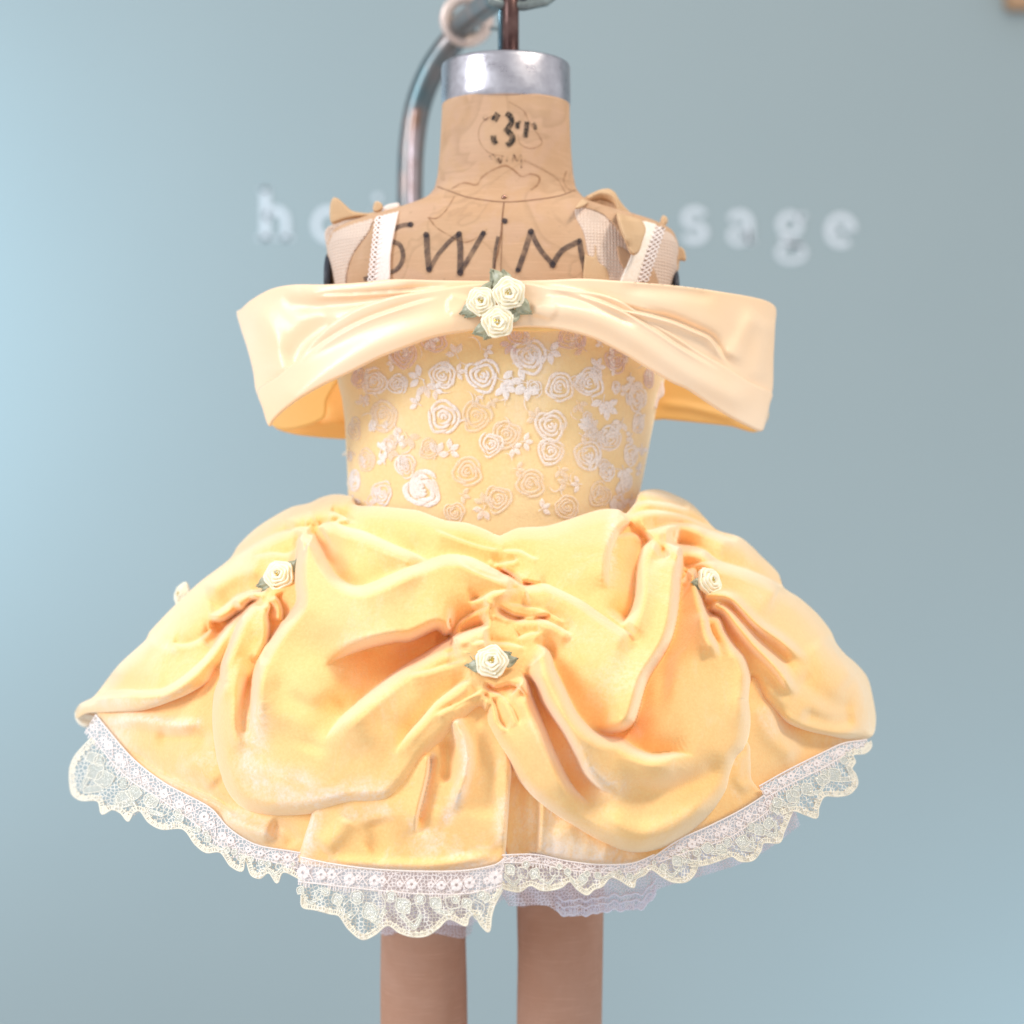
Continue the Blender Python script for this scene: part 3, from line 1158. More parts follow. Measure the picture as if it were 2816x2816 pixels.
# torn linen scraps
fpart(panel('linen_scrap', [(1608, 700), (1634, 705), (1636, 670), (1645, 720), (1668, 738), (1672, 790), (1620, 800), (1604, 770)], YN, M['linen_pale'], None, cell=3, offset=10, rim_r=4, drop=3, back=8, smooth_outline=False))
fpart(panel('linen_scrap', [(1698, 678), (1725, 690), (1735, 712), (1722, 740), (1705, 720)], YN, M['linen'], None, cell=3, offset=8, rim_r=3, drop=2, back=5))
fpart(panel('linen_scrap', [(1790, 730), (1806, 760), (1812, 800), (1770, 800), (1775, 760)], YN, M['linen'], None, cell=3, offset=9, rim_r=3, drop=2, back=5))
fpart(panel('linen_scrap', [(1866, 680), (1882, 688), (1886, 716), (1870, 716), (1866, 740), (1855, 762), (1850, 720)], lambda u, v: YN(u, v) * 0 - 0.012, M['linen_pale'], None, cell=2.5, offset=4, rim_r=4, drop=4, back=10))


# curled flap over the right shoulder
def flap_depth(u, v):
    return YN(u, v) - 0.018


def sc_flap(G):
    G.cliff([(1588, 566), (1615, 545), (1650, 530), (1690, 535), (1700, 560), (1705, 600), (1720, 640), (1735, 690)], 0, 5, 20, -0, 10)
    G.ridge([(1600, 555), (1650, 530), (1690, 545), (1705, 600), (1730, 680)], 20, 12, (0.1, 0.1))


fpart(panel('torn_flap', [(1583, 572), (1592, 556), (1610, 541), (1630, 530), (1652, 521), (1675, 519), (1691, 529), (1702, 547), (1716, 566), (1738, 588), (1764, 606), (1776, 630), (1768, 660), (1758, 690), (1744, 700),
                          (1732, 692), (1722, 668), (1710, 640), (1700, 612), (1695, 585), (1690, 564), (1672, 552), (1648, 548), (1620, 556), (1600, 568)], flap_depth, M['linen_pale'], None, cell=2.2, offset=14, rim_r=5, drop=7, back=16, sculpt=sc_flap))
fpart(panel('flap_inside', [(1600, 566), (1650, 545), (1692, 556), (1702, 600), (1712, 650), (1690, 620), (1660, 590), (1625, 575)], YN, M['linen'], None, cell=3, offset=12, rim_r=4, drop=3, back=6))
# curled scraps on the left shoulder
fpart(panel('torn_flap', [(908, 562), (916, 544), (930, 546), (948, 562), (970, 580), (1010, 586), (1030, 584), (1036, 596), (1000, 596), (950, 604), (915, 615), (907, 600)], lambda u, v: 0 * u - 0.02, M['linen_pale'], None, cell=2.5, offset=8, rim_r=8, drop=10, back=14))
fpart(panel('linen_scrap', [(1028, 560), (1036, 553), (1050, 560), (1052, 574), (1038, 584), (1026, 578)], lambda u, v: 0 * u - 0.035, M['linen_pale'], None, cell=2, offset=4, rim_r=6, drop=6, back=10))
fpart(panel('linen_scrap', [(1818, 600), (1824, 592), (1834, 598), (1836, 610), (1826, 622), (1816, 616)], lambda u, v: 0 * u - 0.02, M['linen_pale'], None, cell=2, offset=4, rim_r=6, drop=6, back=10))

# legs
LEGL = [(2300, 1052, 1300, 0.040), (2560, 1048, 1280, 0.038), (2700, 1046, 1284, 0.037), (3000, 1048, 1288, 0.036)]
LEGR = [(2300, 1410, 1665, 0.040), (2480, 1421, 1660, 0.038), (2620, 1424, 1658, 0.037), (3000, 1418, 1652, 0.036)]
for rr in (LEGL, LEGR):
    fpart(loft('leg', rr, M['leg_linen'], None, seg=60, power=2.1, rowstep=20))

# ------------------------------------------------------------------ the dress
dress = empty('party_dress', (0, 0, 0))
tag(dress, 'child size yellow velvet party dress with satin collar, ribbon roses and lace hem', 'dress')

bod = loft('bodice', BOD, M['bodice_velvet'], dress, power=2.2, rowstep=6, cap=False)

SIL = np.array([(1340, 1010, 1800), (1360, 850, 1900), (1400, 755, 1965), (1440, 705, 2010), (1480, 665, 2075), (1535, 600, 2145), (1600, 520, 2195),
                (1665, 455, 2275), (1755, 375, 2345), (1830, 300, 2400), (1915, 225, 2435), (1960, 192, 2440), (2100, 182, 2445), (2700, 182, 2445)], float)
DM = np.array([(1340, 0.105), (1400, 0.125), (1450, 0.15), (1600, 0.195), (1800, 0.235), (2000, 0.262), (2200, 0.272), (2700, 0.275)], float)


VT = np.arange(1300, 2760, 5.0)


def smt(a, n):
    k = np.hanning(n)
    k /= k.sum()
    return np.convolve(np.pad(a, n // 2, mode='edge'), k, mode='valid')[:len(VT)]


LT_ = smt(np.interp(VT, SIL[:, 0], SIL[:, 1]), 25)
RT_ = smt(np.interp(VT, SIL[:, 0], SIL[:, 2]), 25)
DT_ = smt(np.interp(VT, DM[:, 0], DM[:, 1]), 61)


def YS(u, v):
    L = np.interp(v, VT, LT_)
    Rr = np.interp(v, VT, RT_)
    dm = np.interp(v, VT, DT_)
    c, h = (L + Rr) / 2, (Rr - L) / 2
    t = np.clip(np.abs((u - c) / h), 0, 0.995)
    return -dm * (1 - t**2.2)**(1 / 2.0)


# ---- underskirt pieces
def sc_ul(G):
    G.kh, G.kr = 1.5, 1.6
    G.ridge([(285, 1990), (380, 1978), (470, 1998), (560, 1990)], 16, 20)
    G.ridge([(420, 2030), (520, 2030), (590, 2040)], -16, 26)
    G.cliff([(350, 2062), (430, 2120), (520, 2165), (600, 2205), (660, 2240)], 16, 7, 60, 10, 26)
    G.ridge([(520, 2080), (570, 2130), (600, 2160)], 12, 34)
    G.ridge([(600, 2240), (680, 2275), (760, 2300)], 18, 24)
    G.ridge([(740, 2260), (790, 2290), (815, 2330)], -14, 22)
    G.blob(700, 2290, 10, 60, 24, 20)


o = panel('underskirt', [(252, 1938), (266, 1962), (300, 2015), (365, 2088), (453, 2156), (577, 2223), (632, 2280), (702, 2324), (789, 2341),
                         (900, 2345), (960, 2250), (940, 2205), (740, 2195), (660, 2140), (640, 2040), (640, 1880), (612, 1822), (520, 1880), (400, 1925)], YS, M['under_velvet'], dress, cell=4,
          offset=-28, rim_r=9, drop=8, back=10, sculpt=sc_ul, noise=3,
          nap_sheen=[([(290, 1985), (400, 1975), (480, 1990), (540, 1985)], 14, 0.9), ([(640, 2240), (700, 2270), (760, 2290)], 28, 0.75), ([(300, 2000), (450, 2130), (600, 2210)], 12, 0.4)])


def sc_ur(G):
    G.kh, G.kr = 1.5, 1.6
    G.ridge([(1430, 2120), (1425, 2220), (1432, 2340)], -16, 24, (0.1, 0))
    G.ridge([(1530, 2260), (1600, 2330), (1700, 2360)], 12, 40)
    G.cliff([(1475, 2350), (1478, 2300), (1482, 2230), (1480, 2180)], 12, 8, 40, 8, 30)
    G.ridge([(2150, 1960), (2220, 2040), (2290, 2045)], -10, 30)
    G.ridge([(2090, 1920), (2110, 2000), (2160, 2060), (2200, 2080)], 14, 30)
    for k, u in enumerate((1500, 1532, 1566, 1610, 1660)):
        G.ridge([(u, 2270), (u + 8, 2310), (u + 4, 2360)], 1.2, 12)


o = panel('underskirt', [(1360, 2040), (1394, 2348), (1470, 2345), (1560, 2365), (1650, 2376), (1740, 2372), (1830, 2340), (1900, 2292), (2010, 2240),
                         (2080, 2180), (2105, 2158), (2200, 2108), (2300, 2055), (2392, 2030), (2398, 2010), (2280, 2005), (2160, 1945), (2070, 1862), (2040, 2000), (1960, 2170), (1860, 2250), (1740, 2290), (1640, 2265), (1500, 2165), (1420, 2060)], YS, M['under_velvet'], dress, cell=4,
          offset=-28, rim_r=9, drop=8, back=10, sculpt=sc_ur, noise=3, seed=9,
          nap_sheen=[([(1500, 2340), (1600, 2350), (1720, 2360)], 36, 1.0), ([(2100, 1960), (2130, 2010)], 20, 0.5)])
o = panel('underskirt_fold', [(1990, 2030), (2055, 2040), (2064, 2090), (2066, 2140), (2084, 2166), (2100, 2184), (2020, 2238), (1905, 2292), (1840, 2300), (1880, 2120)], YS, M['under_velvet'], dress, cell=4,
          offset=-14, rim_r=12, drop=14, back=20, noise=2, seed=19,
          sculpt=lambda G: G.ridge([(2040, 2060), (2030, 2140), (2060, 2180)], 12, 16))


def sc_uc(G):
    G.kh, G.kr = 1.5, 1.6
    G.cliff([(1184, 2075), (1178, 2130), (1164, 2190), (1152, 2240), (1146, 2300)], 18, 7, 70, 14, 22, (0.05, 0.25))
    G.ridge([(1255, 1990), (1280, 2050), (1282, 2110), (1262, 2180), (1238, 2240)], 26, 18, (0.0, 0.3))
    G.ridge([(1225, 2020), (1232, 2090), (1225, 2160)], -18, 18)
    G.ridge([(1320, 2000), (1340, 2100), (1330, 2260)], -8, 40)
    G.ridge([(1385, 2080), (1388, 2200), (1380, 2340)], 10, 18)
    G.ridge([(960, 2240), (930, 2290), (880, 2340)], 14, 30)
    G.ridge([(1030, 2250), (1040, 2320), (1010, 2350)], -12, 34)
    G.ridge([(860, 2362), (1000, 2374), (1200, 2378), (1370, 2350)], 8, 14)


o = panel('underskirt_front', [(870, 2215), (850, 2262), (832, 2320), (822, 2372), (900, 2386), (1028, 2394), (1153, 2400), (1277, 2398), (1360, 2383), (1386, 2366), (1394, 2300),
                               (1402, 2180), (1404, 2090), (1350, 1950), (1290, 1930), (1180, 2000), (1000, 2150)], YS, M['under_velvet'], dress, cell=3.2,
          offset=2, rim_r=12, drop=20, back=34, sculpt=sc_uc, noise=3, seed=5,
          nap_sheen=[([(860, 2240), (845, 2310), (835, 2370)], 26, 0.9), ([(860, 2376), (1000, 2386), (1200, 2392), (1360, 2375)], 12, 0.8), ([(1255, 1990), (1282, 2080), (1270, 2170), (1230, 2250)], 16, 0.95),
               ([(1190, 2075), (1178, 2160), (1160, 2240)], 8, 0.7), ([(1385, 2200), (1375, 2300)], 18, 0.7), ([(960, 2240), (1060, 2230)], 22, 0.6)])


# ---- overskirt
OUT = [(965, 1368), (978, 1389), (1040, 1392), (1100, 1398), (1150, 1405), (1220, 1430), (1280, 1438), (1330, 1455), (1371, 1473), (1387, 1468),
       (1425, 1452), (1500, 1447), (1560, 1430), (1620, 1410), (1660, 1400), (1700, 1401), (1722, 1412), (1738, 1398), (1750, 1382), (1764, 1352), (1812, 1346),
       (1870, 1367), (1905, 1388), (1940, 1425), (1972, 1457), (2040, 1480), (2100, 1535), (2140, 1576), (2156, 1615), (2200, 1645), (2250, 1690), (2285, 1735), (2300, 1768),
       (2326, 1800), (2352, 1822), (2385, 1862), (2400, 1915), (2409, 1975), (2402, 2020), (2380, 2032), (2325, 2032), (2275, 2022), (2220, 2010), (2170, 1990), (2140, 1962),
       (2100, 1920), (2067, 1882), (2062, 1925), (2065, 1970), (2060, 2020), (2046, 2060), (2022, 2092), (2010, 2128), (1997, 2175), (1956, 2235), (1889, 2296), (1808, 2336), (1734, 2343),
       (1654, 2316), (1573, 2269), (1485, 2208), (1430, 2150), (1400, 2092), (1365, 2040), (1338, 1992), (1333, 1962), (1322, 1946), (1306, 1956),
       (1250, 2010), (1180, 2080), (1115, 2165), (1065, 2208), (965, 2215), (900, 2230), (850, 2239), (750, 2242), (675, 2225), (635, 2190), (610, 2140), (595, 2080),
       (584, 1990), (587, 1915), (601, 1854), (560, 1885), (500, 1917), (400, 1952), (320, 1958), (240, 1962), (212, 1976), (205, 1962), (220, 1936), (258, 1915), (325, 1830),
       (398, 1762), (412, 1737), (480, 1665), (550, 1600), (630, 1538), (655, 1500), (700, 1456), (745, 1425), (800, 1395), (850, 1383), (885, 1367), (925, 1359)]


def sc_over(G):
    c, r, b = G.cliff, G.ridge, G.blob
    # broad volume
    G.kh, G.kr, G.kw = 2.15, 2.5, 1.2
    b(820, 2000, 22, 190, 160)
    b(1000, 1680, 18, 170, 70, -15)
    b(1850, 2080, 20, 150, 130)
    b(1640, 1830, 22, 100, 110)
    b(2260, 1900, 16, 90, 80, 40)
    b(1560, 1500, 14, 100, 45)
    b(1100, 1440, 10, 130, 35, 10)
    # --- upper left bands
    c([(870, 1452), (890, 1440), (918, 1437), (960, 1452), (1000, 1462), (1075, 1495), (1130, 1518), (1190, 1548)], 44, 14, 70, 16, 55, (0.05, 0.2))
    r([(780, 1440), (870, 1425), (940, 1418)], 14, 22)
    c([(905, 1405), (935, 1415), (955, 1425), (958, 1442)], 14, 7, 30, 10, 20)
    c([(915, 1436), (942, 1425), (960, 1428)], 10, 6, 18, 8, 14)
    c([(640, 1535), (700, 1497), (760, 1468), (818, 1452), (860, 1448)], 26, 12, 55, 12, 40, (0.2, 0.1))
    c([(690, 1530), (745, 1520), (790, 1522), (815, 1508)], 10, 7, 26, 6, 18)
    r([(560, 1630), (650, 1580), (730, 1560)], 18, 26)
    # --- left vertical fold and long ridge
    c([(838, 1468), (862, 1470), (882, 1503), (899, 1541), (925, 1583), (958, 1606), (990, 1612), (1030, 1601), (1075, 1581), (1130, 1559), (1180, 1541),
       (1215, 1529), (1250, 1526), (1290, 1532), (1325, 1547), (1370, 1571), (1410, 1590), (1438, 1611)], 52, 15, 80, 26, 48, (0.04, 0.06))
    b(908, 1535, -26, 26, 40, -30)
    c([(692, 2050), (689, 1990), (689, 1940), (690, 1900), (694, 1865), (706, 1825), (728, 1780), (755, 1740), (782, 1704), (812, 1666), (817, 1640),
       (813, 1600), (812, 1560), (815, 1515), (820, 1485), (836, 1463)], 62, 15, 85, 22, 42, (0.3, 0.04))
    b(960, 1780, -10, 120, 50)
    b(1140, 1800, -30, 110, 34, -20)
    # --- left fan of folds under the rose
    c([(600, 1870), (606, 1835), (625, 1785), (645, 1735), (662, 1700), (680, 1666), (712, 1645)], 40, 12, 45, 18, 30, (0.0, 0.1))
    c([(735, 1648), (744, 1668), (738, 1692), (742, 1725), (738, 1765), (722, 1800), (712, 1830)], 24, 8, 26, 12, 20)
    c([(758, 1636), (770, 1655), (778, 1680), (778, 1706)], 24, 8, 20, 12, 20, (0.1, 0.05))
    r([(672, 1800), (650, 1880), (645, 1990), (660, 2080)], 10, 20)
    r([(690, 1850), (668, 1960), (672, 2040)], -12, 16)
    c([(575, 1690), (596, 1682), (616, 1668), (650, 1640), (690, 1625), (738, 1622)], 30, 9, 24, 18, 34)
    c([(722, 1640), (690, 1656), (655, 1687), (612, 1708), (570, 1712)], 26, 9, 22, 20, 30)
    c([(250, 1922), (300, 1903), (350, 1898), (400, 1900), (450, 1894), (500, 1865), (550, 1822), (582, 1785), (612, 1735), (640, 1700), (675, 1672)], 34, 9, 28, 26, 50, (0.1, 0.05))
    c([(602, 1852), (560, 1884), (500, 1916), (400, 1950), (300, 1958)], 8, 8, 18, 0, 10)
    b(420, 1765, 14, 50, 22, -30)
    b(490, 1810, -22, 70, 30, -38)
    r([(560, 1775), (620, 1720)], -10, 16)
    c([(470, 1765), (500, 1772), (540, 1762), (590, 1722)], 12, 8, 20, 10, 24)
    r([(300, 1870), (380, 1800), (440, 1740)], 8, 24)
    # --- centre gathers
    G.kh, G.kr, G.kw = 1.25, 2.2, 1.2
    c([(1190, 1452), (1265, 1481), (1320, 1499), (1382, 1512)], 13, 6, 24, 4, 14)
    c([(1378, 1512), (1405, 1511), (1432, 1513), (1458, 1527), (1485, 1538)], 16, 7, 22, 8, 16)
    c([(1352, 1556), (1380, 1546), (1412, 1541), (1425, 1532)], 14, 6, 18, 10, 14)
    c([(1500, 1612), (1462, 1606), (1432, 1598), (1402, 1580), (1372, 1564)], 24, 7, 40, 16, 12)
    r([(1340, 1550), (1372, 1555)], 10, 8)
    c([(1436, 1614), (1470, 1606), (1500, 1607), (1530, 1619), (1600, 1654), (1650, 1689), (1705, 1726), (1752, 1748)], 46, 14, 80, 18, 45, (0.04, 0.12))
    c([(1285, 1655), (1325, 1642), (1355, 1626), (1392, 1622), (1430, 1616)], 24, 9, 24, 18, 30)
    c([(1250, 1530), (1290, 1560), (1340, 1582), (1400, 1600)], 12, 8, 22, 5, 16)
    r([(1300, 1560), (1350, 1575), (1420, 1602)], 8, 8)
    c([(1240, 1756), (1258, 1716), (1285, 1692), (1315, 1678), (1350, 1664)], 20, 8, 20, 12, 18, (0.05, 0.1))
    c([(1520, 1688), (1470, 1702), (1435, 1700), (1400, 1688), (1362, 1664)], 18, 7, 26, 16, 11)
    c([(1408, 1708), (1450, 1697), (1485, 1700), (1530, 1719), (1580, 1748)], 32, 11, 40, 14, 24)
    c([(1390, 1658), (1440, 1664), (1500, 1680), (1560, 1712)], 12, 7, 20, 6, 14)
    c([(1262, 1742), (1300, 1728), (1328, 1717), (1350, 1700)], 14, 7, 16, 8, 12)
    r([(1330, 1655), (1360, 1662)], 8, 8)
    r([(1350, 1690), (1405, 1712)], 8, 7)
    # belly edge on the left
    G.kh, G.kr, G.kw = 2.15, 2.5, 1.2
    c([(1246, 1742), (1222, 1746), (1202, 1732), (1176, 1742), (1130, 1762), (1085, 1766), (1000, 1786), (930, 1812), (880, 1840)], 44, 15, 60, 30, 75, (0.03, 0.4))
    c([(880, 2050), (930, 1982), (975, 1940), (1040, 1885), (1100, 1840), (1165, 1800), (1235, 1756), (1282, 1735), (1325, 1722), (1352, 1720)], 50, 18, 65, 26, 55, (0.25, 0.06))
    G.kh, G.kr, G.kw = 1.25, 2.2, 1.2
    c([(1290, 1772), (1322, 1762), (1360, 1766), (1400, 1768), (1450, 1780)], 16, 7, 22, 10, 14)
    c([(1420, 1755), (1450, 1742), (1490, 1735)], 12, 8, 20, 14, 26)
    r([(1215, 1800), (1260, 1786), (1300, 1775)], -14, 9)
    c([(1120, 1852), (1180, 1842), (1250, 1820), (1290, 1808)], 14, 8, 26, 8, 16)
    c([(1080, 2080), (1120, 2020), (1152, 1985), (1198, 1932), (1240, 1898), (1272, 1874), (1300, 1868)], 28, 12, 34, 22, 40, (0.3, 0.08))
    c([(1190, 1968), (1222, 1950), (1262, 1932), (1300, 1910), (1330, 1892)], 16, 7, 20, 8, 14)
    c([(1350, 1905), (1320, 1915), (1290, 1925), (1240, 1950)], 8, 6, 14, 5, 10)
    c([(1455, 1925), (1425, 1892), (1400, 1884), (1360, 1892), (1330, 1874)], 18, 8, 22, 14, 18)
    c([(1325, 1905), (1345, 1930), (1335, 1965)], 14, 7, 14, 8, 12)
    c([(1352, 1915), (1365, 1950), (1375, 1985), (1400, 2010)], 16, 8, 16, 14, 20)
    c([(1330, 1890), (1380, 1912), (1410, 1950), (1430, 2000)], 14, 8, 20, 8, 16)
    r([(750, 1850), (790, 1915), (860, 1945), (960, 1930)], -14, 30)
    r([(960, 1940), (880, 2010), (850, 2080)], -9, 40)
    # fold S1 and S2
    G.kh, G.kr, G.kw = 2.15, 2.5, 1.2
    c([(1422, 1858), (1448, 1868), (1466, 1920), (1500, 2005), (1532, 2080), (1578, 2165), (1640, 2225)], 34, 14, 55, 22, 34, (0.08, 0.3))
    c([(1720, 2190), (1655, 2172), (1606, 2130), (1582, 2080), (1546, 2010), (1492, 1932), (1470, 1880), (1440, 1850)], 38, 13, 55, 18, 34, (0.35, 0.1))
    c([(1462, 1765), (1508, 1788), (1526, 1840), (1555, 1900), (1585, 1960), (1625, 2005), (1660, 2024), (1710, 2032), (1750, 2058), (1795, 2074), (1855, 2070), (1920, 2078)], 46, 16, 60, 22, 45, (0.1, 0.2))
    r([(1690, 2150), (1800, 2180), (1930, 2140), (2010, 2080)], -16, 34)
    r([(1640, 2230), (1760, 2290), (1880, 2250), (1960, 2170)], 14, 34)
    # P right edge, V1
    c([(1826, 1490), (1850, 1493), (1874, 1508), (1873, 1580), (1862, 1690), (1846, 1755), (1820, 1805), (1782, 1865), (1765, 1915), (1755, 1950), (1740, 1990), (1712, 2010), (1670, 2014), (1630, 2000)],
      56, 13, 60, 34, 42, (0.05, 0.15))
    b(1825, 1880, -22, 22, 60, 10)
    c([(1705, 1722), (1735, 1682), (1747, 1640), (1750, 1590), (1756, 1540), (1772, 1500), (1800, 1476)], 46, 14, 50, 30, 40, (0.1, 0.1))
    c([(1738, 1432), (1702, 1470), (1682, 1515), (1674, 1565), (1676, 1630)], 26, 10, 60, 10, 34, (0.05, 0.3))
    b(1820, 1517, -34, 7, 12, 20)
    c([(1690, 1474), (1726, 1466), (1752, 1470), (1768, 1490)], 8, 6, 14, 6, 12)
    # upper right folds
    c([(1725, 1425), (1760, 1408), (1800, 1404), (1850, 1410), (1900, 1425), (1960, 1452)], 20, 9, 22, 10, 16)
    c([(1766, 1463), (1800, 1453), (1850, 1440), (1900, 1442), (1960, 1462), (2030, 1490)], 24, 10, 32, 18, 20)
    c([(1742, 1385), (1780, 1378), (1840, 1385), (1900, 1402)], 14, 8, 18, 10, 16)
    c([(1850, 1496), (1892, 1500), (1936, 1513), (1976, 1543), (2050, 1566), (2100, 1586), (2155, 1612)], 42, 14, 60, 26, 48, (0.06, 0.05))
    c([(1875, 1560), (1920, 1548), (1975, 1546)], 10, 7, 20, 4, 12)
    # V2, V3
    c([(1880, 1582), (1898, 1566), (1913, 1568), (1922, 1600), (1932, 1645), (1945, 1690), (1955, 1735), (1975, 1775), (1982, 1818)], 32, 11, 40, 20, 28, (0.08, 0.2))
    c([(1870, 1600), (1885, 1585), (1893, 1570)], 10, 7, 14, 14, 14)
    c([(1945, 1668), (1955, 1686), (1980, 1700), (1995, 1735), (2020, 1775), (2045, 1805), (2058, 1840), (2066, 1880), (2062, 1925)], 36, 12, 36, 18, 28, (0.1, 0.0))
    r([(1925, 1640), (1975, 1636), (2010, 1646), (2036, 1670), (2080, 1715), (2145, 1760), (2195, 1802), (2230, 1825)], 24, 13, (0.05, 0.25))
    r([(1960, 1652), (2010, 1668), (2045, 1700), (2095, 1760), (2150, 1810), (2190, 1850)], -14, 13)
    r([(1955, 1668), (1990, 1674), (2030, 1722), (2070, 1770), (2112, 1812), (2146, 1850), (2172, 1890), (2200, 1915)], 26, 14, (0.05, 0.2))
    r([(2190, 1850), (2240, 1900), (2300, 1940), (2360, 1950)], -12, 30)
    r([(2230, 1760), (2290, 1830), (2350, 1880)], 10, 34)
    r([(2130, 1950), (2200, 1995), (2300, 2018), (2380, 2010)], 10, 16)
    r([(2200, 1960), (2280, 1985), (2360, 1980)], -10, 20)
    # gather puckers
    for (u0, v0, n, a0, a1, l) in ((745, 1635, 7, 100, 230, 60), (1345, 1880, 10, 20, 160, 80), (1935, 1655, 6, 0, 110, 70), (1380, 1560, 6, 150, 210, 50), (1385, 1640, 6, -30, 30, 50)):
        if u0 > 1360 and u0 < 1400:
            continue
        for k in range(n):
            a = R_(a0 + (a1 - a0) * (k + 0.5) / n + rnd.uniform(-5, 5))
            p0 = (u0 + 10 * math.cos(a), v0 + 10 * math.sin(a))
            p1 = (u0 + l * math.cos(a), v0 + l * math.sin(a))
            pm = ((p0[0] + p1[0]) / 2 + rnd.uniform(-4, 4), (p0[1] + p1[1]) / 2 + rnd.uniform(-4, 4))
            r([p0, pm, p1], rnd.uniform(0.8, 2.0), 7, (0.1, 0.5))
    # uneven silhouette wobble
    G.H += 5 * vnoise(G.U, G.V, 120, 21) + 2.0 * vnoise(G.U, G.V, 45, 22)


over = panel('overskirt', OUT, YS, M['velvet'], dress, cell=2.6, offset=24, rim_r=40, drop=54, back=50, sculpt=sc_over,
             nap_sheen=[([(694, 1960), (700, 2050), (690, 2120), (730, 2170), (850, 2200), (960, 2185), (1050, 2175)], 34, 0.85), ([(700, 2100), (760, 2120), (860, 2150)], 26, 0.6),
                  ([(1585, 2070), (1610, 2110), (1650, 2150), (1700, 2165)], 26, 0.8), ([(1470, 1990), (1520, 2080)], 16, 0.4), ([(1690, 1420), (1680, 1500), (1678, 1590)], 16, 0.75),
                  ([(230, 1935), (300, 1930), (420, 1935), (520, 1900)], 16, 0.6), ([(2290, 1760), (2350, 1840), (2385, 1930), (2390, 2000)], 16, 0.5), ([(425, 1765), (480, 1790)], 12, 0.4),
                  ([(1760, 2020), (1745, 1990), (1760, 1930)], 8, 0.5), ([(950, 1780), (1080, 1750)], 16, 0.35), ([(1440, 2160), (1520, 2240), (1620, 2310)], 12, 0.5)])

# curled cream lining at the left tip
tipd = lambda u, v: 0 * u - 0.035
o = panel('hem_lining', [(206, 1962), (222, 1956), (262, 1962), (270, 1975), (258, 1986), (240, 2001), (222, 1996), (209, 1982)], tipd, M['cream_lining'], dress, cell=2.5, offset=2, rim_r=8, drop=12, back=20,
          sculpt=lambda G: G.blob(240, 1980, -10, 22, 12))

# back of the skirt (closes the volume)
V, F = [], []
nn = 90
rows = np.arange(1400, 2180, 20)
for v in rows:
    L = np.interp(v, VT, LT_) + 75
    Rr = np.interp(v, VT, RT_) - 95
    if v > 1960:
        L += (v - 1960) * 1.6
        Rr -= (v - 1960) * 1.6
    dm = np.interp(v, DM[:, 0], DM[:, 1])
    c, h = (L + Rr) / 2, (Rr - L) / 2
    for k in range(nn + 1):
        th = math.pi * k / nn
        V.append(((c - 1408 + h * math.cos(th)) * K, 0.9 * dm * math.sin(th) * (1 + 0.04 * math.sin(th * 24)) - 0.004, (1408 - v) * K))
for i in range(len(rows) - 1):
    for k in range(nn):
        F.append([i * (nn + 1) + k, i * (nn + 1) + k + 1, (i + 1) * (nn + 1) + k + 1, (i + 1) * (nn + 1) + k])
mesh_obj('skirt_back', V, F, M['velvet'], dress)


# ---- bodice motifs
def rose_motif(u, v, r, mat, sq=1.0, fill=False):
    jn = []
    ph = rnd.uniform(0, 360)
    radii = [0.13, 0.36, 0.62, 0.90]
    for i, f in enumerate(radii):
        rr = r * f
        start = ph + i * 77 + rnd.uniform(-20, 20)
        parts = (1, 1, 2, 3)[i]
        for q in range(parts):
            a0 = start + q * 360 / parts
            a1 = a0 + (330 if parts == 1 else 360 / parts + rnd.uniform(10, 40))
            pts = []
            for a in np.linspace(a0, a1, max(6, int((a1 - a0) / 28))):
                k = (a - a0) / (a1 - a0)
                rad = rr * (0.90 + 0.2 * k) * (1 + 0.09 * math.sin(R_(a * 3 + ph)) + 0.05 * math.sin(R_(a * 5 + 2 * ph)))
                pts.append((u + rad * math.cos(R_(a)) * sq, v + rad * math.sin(R_(a))))
            ribbon('x', pts, r * (0.18 if not fill else 0.26), YBD, 2.5, None, None, join=jn, thick=0.9, taper=0.12, step=4)
    o = flush(jn, 'rose_motif', mat, bod)
    return o


def leaf_motif(u, v, ang, l, mat, n=3, sq=1.0):
    jn = []
    l = l * 1.15
    for k in range(n):
        a = R_(ang + (k - (n - 1) / 2) * 58)
        ca, sa = math.cos(a), math.sin(a)
        pts = []
        for t, w in ((0.15, 0.2), (0.4, 0.9), (0.65, 1.0), (0.85, 0.6), (1.0, 0.1)):
            pts.append((u + l * t * ca * sq, v + l * t * sa, w))
        ribbon('x', pts, l * 0.46, YBD, 2.5, None, None, join=jn, thick=0.9, step=3)
    ribbon('x', [(u - l * 0.4 * math.cos(R_(ang)) * sq, v - l * 0.4 * math.sin(R_(ang))), (u, v), (u + l * 0.2 * math.cos(R_(ang)), v + l * .2 * math.sin(R_(ang)))], 3, YBD, 2.5, None, None, join=jn, thick=1.4)
    return flush(jn, 'leaf_motif', mat, bod)


